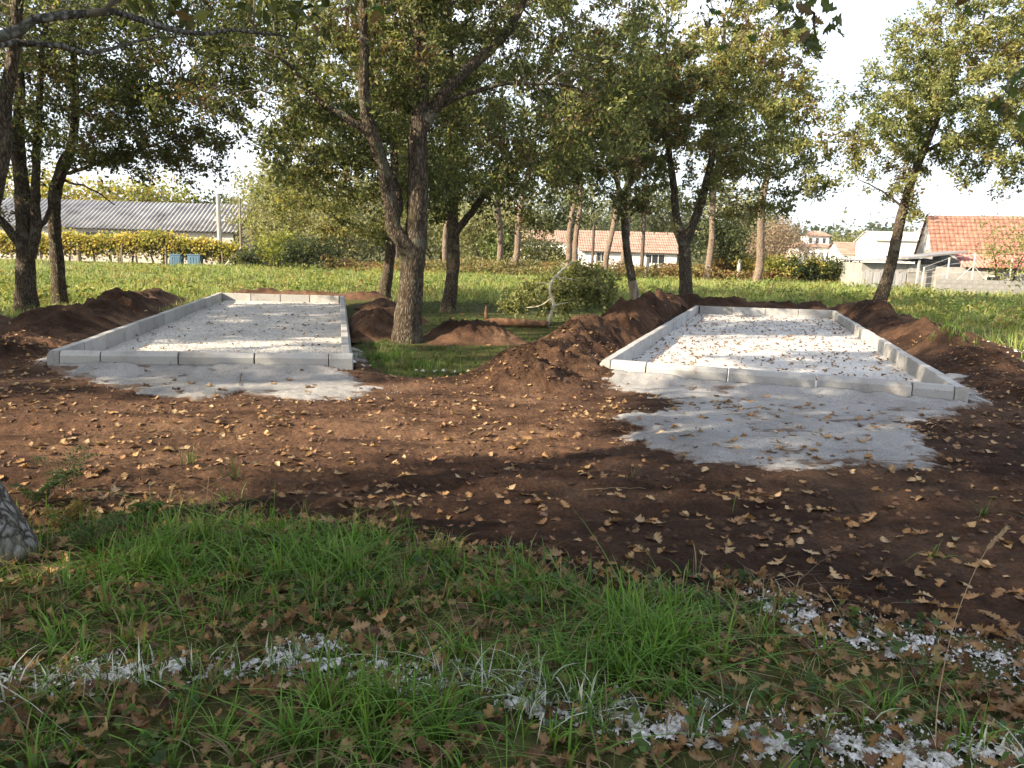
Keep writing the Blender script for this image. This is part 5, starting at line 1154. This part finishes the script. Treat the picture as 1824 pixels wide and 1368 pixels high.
# leafy weeds and young bracken in the meadow
q = scatter(420, -20, 20, 26, 42); q = np.vstack([q, scatter(160, 10, 20, 16, 28), scatter(120, -20, -10, 17, 26)])
q = q[(soil_t(q[:, 0], q[:, 1], False) < 0.0) & (court_in(q[:, 0], q[:, 1]) < -0.5)]
k = 26; P = np.repeat(q, k, 0) + RNG.normal(0, 0.22, (len(q) * k, 2)); Z = GT(P[:, 0], P[:, 1]) + RNG.random(len(P)) * np.repeat(RNG.uniform(0.2, 0.6, len(q)), k)
V, Fs = kites(np.column_stack([P, Z]), RNG.uniform(0.08, 0.2, len(P)), up=0.6, aspect=0.5)
pw = np.array([(0.13, 0.18, 0.04), (0.18, 0.22, 0.05), (0.27, 0.26, 0.07), (0.24, 0.20, 0.07), (0.12, 0.18, 0.04)])
c = np.repeat(np.repeat(pw[RNG.integers(0, 5, len(q))], k, 0) * RNG.uniform(0.75, 1.25, (len(P), 1)), 4, 0)
o = mobj('meadow_weeds', V, Fs, M['leaf'], None, c); tag(o, 'leafy weeds and young bracken scattered over the meadow', 'weeds', kind='stuff')

# ------------------------------------------------------------------ fallen leaves
TAN = [(0.27, 0.18, 0.095), (0.22, 0.135, 0.070), (0.33, 0.235, 0.135), (0.20, 0.110, 0.055), (0.26, 0.15, 0.065)]
BRN = [(0.185, 0.105, 0.048), (0.225, 0.13, 0.055), (0.135, 0.078, 0.038), (0.27, 0.175, 0.078), (0.12, 0.068, 0.04)]
def top(x, y):
    z = GT(x, y)
    for poly in (SANDL, SANDR):
        z = np.maximum(z, np.where(poly_sd(poly, x, y) > 0, H(x, y) + np.clip(sand_t(poly, x, y), 0, 0.06) + 0.075, z))
    return np.where(court_in(x, y) > 0.1, GZ + 0.02, z)
lv_pts = []
a = rect_pts(2600, 2.0, 4.9); ok = (soil_t(a[:, 0], a[:, 1], False) < 0.03) & (RNG.random(len(a)) < 0.45 + 0.7 * fbm(a[:, 0] * 1.6, a[:, 1] * 1.6, 3, 641)); fg = a[ok]
a = rect_pts(10500, 3.4, 12.5); ok = (soil_t(a[:, 0], a[:, 1], False) > 0.0) & (RNG.random(len(a)) < np.clip(0.46 + 0.75 * fbm(a[:, 0] * 1.2, a[:, 1] * 1.2, 3, 651), 0.12, 1) * np.clip(1.5 - a[:, 1] * 0.075, 0.3, 1)); so = a[ok]
onsand = np.maximum(poly_sd(SANDL, so[:, 0], so[:, 1]), poly_sd(SANDR, so[:, 0], so[:, 1])) > 0.05
sd_l = so[onsand]; sd_l = sd_l[RNG.random(len(sd_l)) < 0.6]; so = so[~onsand]
A = np.column_stack([RNG.random(1200), RNG.random(1200) ** 1.2]) * 0.94 + 0.03
def incourt(Q, A): FL, FR, BR, BL = [np.array(q) for q in Q]; s, w = A[:, :1], A[:, 1:]; return FL * (1 - s) * (1 - w) + FR * s * (1 - w) + BR * s * w + BL * (1 - s) * w
cr_ = incourt(R4, A); cl_ = incourt(L4, A[:260])
sets = [(fg, TAN + BRN * 2, (0.045, 0.10), 0.45, 0.025, 'brown lobed oak leaf lying among the foreground grass', 'fallen oak leaves in the foreground grass', 150),
        (so, TAN * 2 + BRN, (0.045, 0.11), 0.17, 0.008, 'dry tan oak leaf lying on the bare dark soil', 'fallen oak leaves on the soil', 110),
        (sd_l, BRN * 2 + TAN, (0.06, 0.115), 0.2, 0.010, 'brown curled oak leaf lying on the pale sand', 'fallen oak leaves on the sand', 40)]
lmesh = {}
CNAME = {(0.27, 0.18, 0.095): 'tan', (0.22, 0.135, 0.070): 'light brown', (0.33, 0.235, 0.135): 'pale straw coloured', (0.20, 0.110, 0.055): 'orange brown', (0.26, 0.15, 0.065): 'amber',
         (0.185, 0.105, 0.048): 'brown', (0.225, 0.13, 0.055): 'russet', (0.135, 0.078, 0.038): 'dark brown', (0.27, 0.175, 0.078): 'ochre brown', (0.12, 0.068, 0.04): 'very dark brown'}
SHAPE = ['cupped', 'folded', 'strongly curled', 'arched', 'twisted', 'rolled up', 'flat']
MARK = {0: [((20, 1010), 'beside the near oak foot'), ((300, 960), 'in the left grass tufts'), ((300, 1240), 'by the left stretch of the lime band'), ((300, 1350), 'at the lower left corner'), ((700, 1090), 'in the middle of the grass'), ((850, 1250), 'by the middle of the lime band'),
            ((850, 1350), 'at the bottom edge near the centre'), ((1180, 1120), 'in the big arching grass tuft'), ((1300, 1250), 'below the big arching grass tuft'), ((1550, 1150), 'by the right lime patch'), ((1660, 1320), 'near the dry grass stalk'), ((1250, 1350), 'at the bottom edge right of centre')],
        1: [((150, 880), 'near the feathery weeds'), ((500, 880), 'just behind the left grass tufts'), ((650, 760), 'in the sunlit soil patch'), ((900, 960), 'on the soil edge behind the centre grass'), ((1200, 950), 'in the shaded soil below the right sand'), ((1450, 900), 'in the shaded soil right of centre'),
            ((1700, 950), 'near the dry seed head'), ((1780, 800), 'at the right edge of the soil'), ((1350, 1060), 'behind the big arching grass tuft'), ((1600, 1080), 'behind the right lime patch')],
        2: [((300, 690), 'on the left court sand'), ((1250, 800), 'at the near left of the right sand'), ((1500, 800), 'at the near edge of the right sand'), ((1300, 710), 'close to the right court kerb'), ((1600, 720), 'by the right court near corner')]}
def leaf_label(zone, P, colr, k, s, lab):
    m_ = min(MARK[zone], key=lambda q_: float(np.hypot(*(gp(*q_[0])[:2] - P))))[1]
    return ('large ' if s > 0.085 else 'small ') + SHAPE[k] + ' ' + CNAME[colr] + ' oak leaf ' + m_
restV = []; restF = []; restC = []; off = 0
def put_rest(P, size, pal, tilt, flat=0.8, lod=1):
    global off
    V, Fs, c = oak_leaves(P, size, pal, tilt, lod, flat); restV.append(V); restF.append(Fs + off); restC.append(c); off += len(V)
for zone, (pts, pal, sz, tilt, lift, lab, grp, nind) in enumerate(sets):
    pts = pts[np.argsort(np.hypot(pts[:, 0], pts[:, 1]))]
    infr = np.abs(pts[:, 0]) < pts[:, 1] * 0.64 + 0.05; infr &= pts[:, 1] > 2.25
    ii = np.where(infr)[0][:nind]; rest = np.setdiff1d(np.arange(len(pts)), ii)
    z = top(pts[:, 0], pts[:, 1]) + lift
    for i in ii:
        k = int(RNG.integers(0, len(LEAFS))); c = int(RNG.integers(0, len(pal))); key = (k, pal[c])
        if key not in lmesh:
            V, Fq = LEAFS[k]; lmesh[key] = mesh_data('fallen_leaf', V, Fq, M['litter'], np.array(pal[c])[None] * np.r_[np.full(len(V) // 3, 1.3), RNG.uniform(0.7, 1.0, len(V) - len(V) // 3)][:, None])
        o = link('fallen_leaf', lmesh[key], None, (pts[i, 0], pts[i, 1], z[i])); s = RNG.uniform(*sz); o.scale = (s, s * RNG.uniform(0.75, 1.05), s * (0.85 if zone == 0 else 0.6))
        o.rotation_euler = (RNG.normal(0, tilt), RNG.normal(0, tilt), RNG.uniform(0, 6.28)); tag(o, leaf_label(zone, pts[i], pal[c], k, s, lab), 'leaf', grp)
    if len(rest): put_rest(np.column_stack([pts[rest], z[rest]]), RNG.uniform(*sz, len(rest)), pal, tilt, 0.8 if zone == 0 else 0.55, 0 if zone == 0 else 1)
for pts, n_ in ((cr_, 0), (cl_, 0)):
    put_rest(np.column_stack([pts, np.full(len(pts), GZ + 0.025)]), RNG.uniform(0.04, 0.09, len(pts)), BRN[:3] + BRN[4:], 0.25)
a = scatter(500, -9, 11, 11, 24); a = a[court_in(a[:, 0], a[:, 1]) < -0.2]; put_rest(np.column_stack([a, top(a[:, 0], a[:, 1]) + 0.02]), RNG.uniform(0.06, 0.11, len(a)), TAN + BRN, 0.4)
a = rect_pts(5600, 1.8, 4.9); a = a[(soil_t(a[:, 0], a[:, 1], False) < 0.03) & (RNG.random(len(a)) < 0.8)]; put_rest(np.column_stack([a, top(a[:, 0], a[:, 1]) + RNG.uniform(0.006, 0.035, len(a))]), RNG.uniform(0.04, 0.09, len(a)), BRN + BRN + TAN[:2] + [(0.08, 0.045, 0.028)], 0.4, 0.8, 0)
o = mobj('leaf_litter', np.vstack(restV), np.vstack(restF), M['litter'], None, np.vstack(restC)); tag(o, 'the rest of the brown oak leaf litter on the ground', 'leaf litter', kind='stuff')
# lime powder crust lying unevenly over the litter, then limed leaves and crumbs
x, y, Fq = polar(1.9, 4.6, 1.0026, -39, 39, 0.16)
ld = lime_d(x, y); t = 0.75 - ld * 0.8 + 2.4 * fbm(x * 15, y * 15, 4, 671, 0.75) - 0.40
z = top(x, y) + 0.004 + 0.016 * np.clip(t, -1, 1.2) + 0.012 * fbm(x * 30, y * 30, 2, 673)
V, F2, u = prune(np.stack([x, y, z], 1), Fq, (t[Fq] > 0).all(1))
o = mobj('lime_powder', V, F2, M['lime'], None, None, True); tag(o, 'crusts of white lime powder in broken bands through the grass', 'lime', kind='stuff')
a = rect_pts(60000, 1.9, 4.4); ld = lime_d(a[:, 0], a[:, 1]); a = a[(ld < 1.25) & (RNG.random(len(a)) < 0.95 * np.clip(0.55 + 1.3 * fbm(a[:, 0] * 5, a[:, 1] * 5, 3, 661), 0.04, 0.9))]
V, Fs = kites(np.column_stack([a, top(a[:, 0], a[:, 1]) + RNG.uniform(0.004, 0.04, len(a))]), RNG.uniform(0.005, 0.024, len(a)) * RNG.uniform(0.5, 1.3, len(a)), up=0.8, aspect=0.7); c = None
o = mobj('limed_litter', V, Fs, M['lime'], None, c); tag(o, 'leaves and crumbs whitened by bands of lime powder', 'lime', kind='stuff')

# ------------------------------------------------------------------ crumbs, clods, twigs on the soil
a = rect_pts(15000, 3.4, 13); a = a[(soil_t(a[:, 0], a[:, 1], False) > 0.01)]
d = soil_t(a[:, 0], a[:, 1], False); a = a[RNG.random(len(a)) < 0.35 + 2.5 * np.clip(d - 0.05, 0, 0.25)]
V, Fs, c = stones(np.column_stack([a, GT(a[:, 0], a[:, 1])]), 0.006, 0.034, [(0.075, 0.042, 0.025), (0.105, 0.06, 0.035), (0.06, 0.034, 0.022)])
a2 = np.array([(10.6, 15.8), (11.0, 16.6), (8.6, 12.2), (0.0, 9.0), (-0.6, 9.3)])
a = np.vstack([rect_pts(9000, 6.5, 12.5)]); k_ = np.maximum(poly_sd(SANDL, a[:, 0], a[:, 1]), poly_sd(SANDR, a[:, 0], a[:, 1])); a = a[(k_ > -0.15) & (k_ < 1.5) & (court_in(a[:, 0], a[:, 1]) < -0.1)]
a = a[RNG.random(len(a)) < np.clip(0.5 + 1.6 * fbm(a[:, 0] * 1.6, a[:, 1] * 1.6, 3, 691), 0.05, 1)]
V2, F2, c2_ = stones(np.column_stack([a, top(a[:, 0], a[:, 1]) + 0.003]), 0.004, 0.013, [(0.12, 0.08, 0.055), (0.30, 0.28, 0.26), (0.08, 0.05, 0.035), (0.45, 0.44, 0.43)])
V, Fs, c = np.vstack([V, V2]), np.vstack([Fs, F2 + len(V)]), np.vstack([c, c2_])
o = mobj('soil_clods', V, Fs, M['pebble'], None, c); tag(o, 'loose crumbs and clods on the dug soil', 'clods', kind='stuff')
cl = np.vstack([np.array([(10.3, 15.4), (10.0, 14.0), (9.2, 13.6)]).repeat(22, 0) + RNG.normal(0, 0.35, (66, 2)), np.array([gp(775, 662)[:2], gp(640, 655)[:2]]).repeat(9, 0) + RNG.normal(0, 0.12, (18, 2))])
V, Fs, c = stones(np.column_stack([cl, GT(cl[:, 0], cl[:, 1]) + 0.01]), 0.012, 0.045, [(0.48, 0.47, 0.45), (0.38, 0.37, 0.35)])
o = mobj('rubble', V, Fs, M['pebble'], None, c); tag(o, 'pale rubble lumps on the soil heaps', 'rubble', kind='stuff')
def stick(label, pts, r):
    q = np.array([[*gp(*p)[:2], 0] for p in pts]); q[:, 2] = GT(q[:, 0], q[:, 1]) + r + 0.008; base = q[0].copy()
    c_ = catmull(q - base, 0.05); c_[1:-1] += RNG.normal(0, 0.004, c_[1:-1].shape)
    o = MB().tube(c_, np.linspace(r, r * 0.45, len(c_)), 6).build('stick', M['twig'], None, True, base); tag(o, label, 'stick', 'sticks on the ground')
stick('thin stick lying across the soil bank left of the right court', [(880, 655), (930, 660), (985, 667)], 0.014)
stick('short stick on the sand before the left court', [(430, 672), (425, 695)], 0.008)
stick('pale twig lying in the shaded soil', [(1040, 865), (1100, 862), (1150, 868)], 0.007)
stick('twig half hidden in the left foreground grass', [(170, 1050), (215, 1032), (258, 1040)], 0.008)
stick('twig on the sunlit soil right of centre', [(835, 770), (880, 762)], 0.007)
stick('twig lying at the left end of the soil', [(250, 800), (300, 770)], 0.007)

# dry grass stalk in the right foreground
b = gp(1665, 1345); sp = np.array([[b[0], b[1], 0], at(1672, 1240, b[1]), at(1700, 1110, b[1] + 0.02), at(1735, 1020, b[1] + 0.03), at(1760, 975, b[1] + 0.04)])
gs = empty('grass_stalk', (b[0], b[1], 0.0)); tag(gs, 'tall dry grass stalk with a seed head at the lower right', 'grass stalk')
o0 = np.array([b[0], b[1], 0]); c_ = catmull(sp - o0, 0.03); M['straw'] = speckled('straw', [(0.3, (0.28, 0.20, 0.12)), (0.7, (0.42, 0.32, 0.20))], 20, 0.8)
MB().tube(c_, np.linspace(0.0022, 0.0012, len(c_)), 5).build('stem', M['straw'], gs, True)
hd = catmull(np.array([at(1757, 980, b[1] + 0.04), at(1772, 962, b[1] + 0.04), at(1790, 945, b[1] + 0.04)]) - o0, 0.004); mb = MB()
for k_ in range(len(hd)):
    for _ in range(5):
        d_ = RNG.normal(0, 1, 3); d_ /= np.linalg.norm(d_); e = hd[k_] + d_ * 0.008 + (hd[-1] - hd[0]) * 0.18; mid = (hd[k_] + e) / 2 + RNG.normal(0, 0.0012, 3)
        mb.tube([hd[k_], mid, e], [0.0008, 0.002, 0.0003], 4, False)
mb.build('seed_head', M['straw'], gs)

# ferny weeds at the lower left
def frond_plant(label, px, py, n, h, pal, seed):
    q = gp(px, py); q[2] = float(GT([q[0]], [q[1]])[0]); root = empty('fern', q); tag(root, label, 'fern', 'ferny weeds at the left'); rng = np.random.default_rng(seed)
    Vs = []; Fs = []; Cs = []; off = 0; mb = MB()
    for k in range(n):
        a = rng.uniform(0, 6.28); L_ = h * rng.uniform(0.6, 1.1); d = np.array([math.cos(a), math.sin(a), 0]); t = np.linspace(0, 1, 14)[:, None]
        C = d * L_ * 0.55 * t ** 1.4 + np.array([0, 0, 1]) * L_ * (t - 0.35 * t ** 3); mb.tube(C, np.linspace(0.0025, 0.0008, 14), 4, False)
        pp = []; 
        for i in range(2, 14):
            for s in (-1, 1):
                wdt = 0.07 * h / 0.3 * math.sin(math.pi * min(1, (i + 1) / 15)) ; sd_ = np.cross(d, [0, 0, 1]) * s
                for m_ in range(4): pp.append(C[i] + sd_ * wdt * (m_ + 0.6) / 4 + d * 0.008 * m_ + rng.normal(0, 0.003, 3))
        pp = np.array(pp); V, Fq = kites(pp, rng.uniform(0.014, 0.028, len(pp)), up=0.6, aspect=0.45); c = np.repeat(np.array(pal)[rng.integers(0, len(pal), len(pp))] * rng.uniform(0.8, 1.2, (len(pp), 1)), 4, 0)
        Vs.append(V); Fs.append(Fq + off); Cs.append(c); off += len(V)
    mb.build('stalks', M['twig'], root); f = mobj('leaflets', np.vstack(Vs), np.vstack(Fs), M['leaf'], root, np.vstack(Cs)); f['kind'] = 'stuff'
FG = [(0.045, 0.085, 0.025), (0.06, 0.10, 0.03)]
frond_plant('feathery green weed left of the grass tufts', 165, 985, 9, 0.30, FG, 1)
frond_plant('dark feathery weed on the soil edge at the left', 115, 880, 8, 0.36, [(0.04, 0.06, 0.025), (0.055, 0.075, 0.03)], 2)
frond_plant('yellowing feathery weed beside the near oak foot', 110, 945, 6, 0.22, [(0.22, 0.16, 0.04), (0.16, 0.12, 0.04)], 3)
frond_plant('small dark weed behind the near oak foot', 70, 905, 6, 0.25, FG, 4)
frond_plant('little green weed at the edge of the soil', 265, 920, 4, 0.16, [(0.07, 0.13, 0.03)], 5)
# weeds on the soil near the forked oak and on the right bank
for k, (px, py, lab) in enumerate(((690, 640, 'grassy weed tuft at the foot of the thick forked oak'), (740, 655, 'green weed tuft right of the thick forked oak foot'), (1690, 640, 'green weed tuft on the right soil bank'), (1560, 700 - 130, 'weed at the foot of the leaning oak'))):
    q = gp(px, py); cen = q[:2] + RNG.normal(0, 0.22, (45, 2)); V, Fs, c = tufts(cen, 8, (0.08, 0.22), (0.006, 0.011), 0.03, 0.7, GR + [(0.12, 0.14, 0.04)], 3)
    o = empty('weed_tuft', (q[0], q[1], float(GT([q[0]], [q[1]])[0]))); tag(o, lab, 'weed', 'weed tufts on the soil'); mobj('blades', V - np.array(o.location), Fs, M['grass'], o, c)['kind'] = 'stuff'

# ------------------------------------------------------------------ the air
hb_ = MB().box(-720, 720, -720, 720, -1.5, 60); hz_m = bpy.data.materials.new('haze'); hz_m.use_nodes = True
_n = hz_m.node_tree.nodes; _n.remove(_n['Principled BSDF']); _v = _n.new('ShaderNodeVolumePrincipled'); _v.inputs['Density'].default_value = 0.0002; _v.inputs['Color'].default_value = (0.92, 0.95, 1.0, 1); _v.inputs['Anisotropy'].default_value = 0.3
hz_m.node_tree.links.new(_v.outputs[0], _n['Material Output'].inputs['Volume'])
o = hb_.build('haze', hz_m); tag(o, 'thin pale haze in the air', 'haze', kind='stuff')
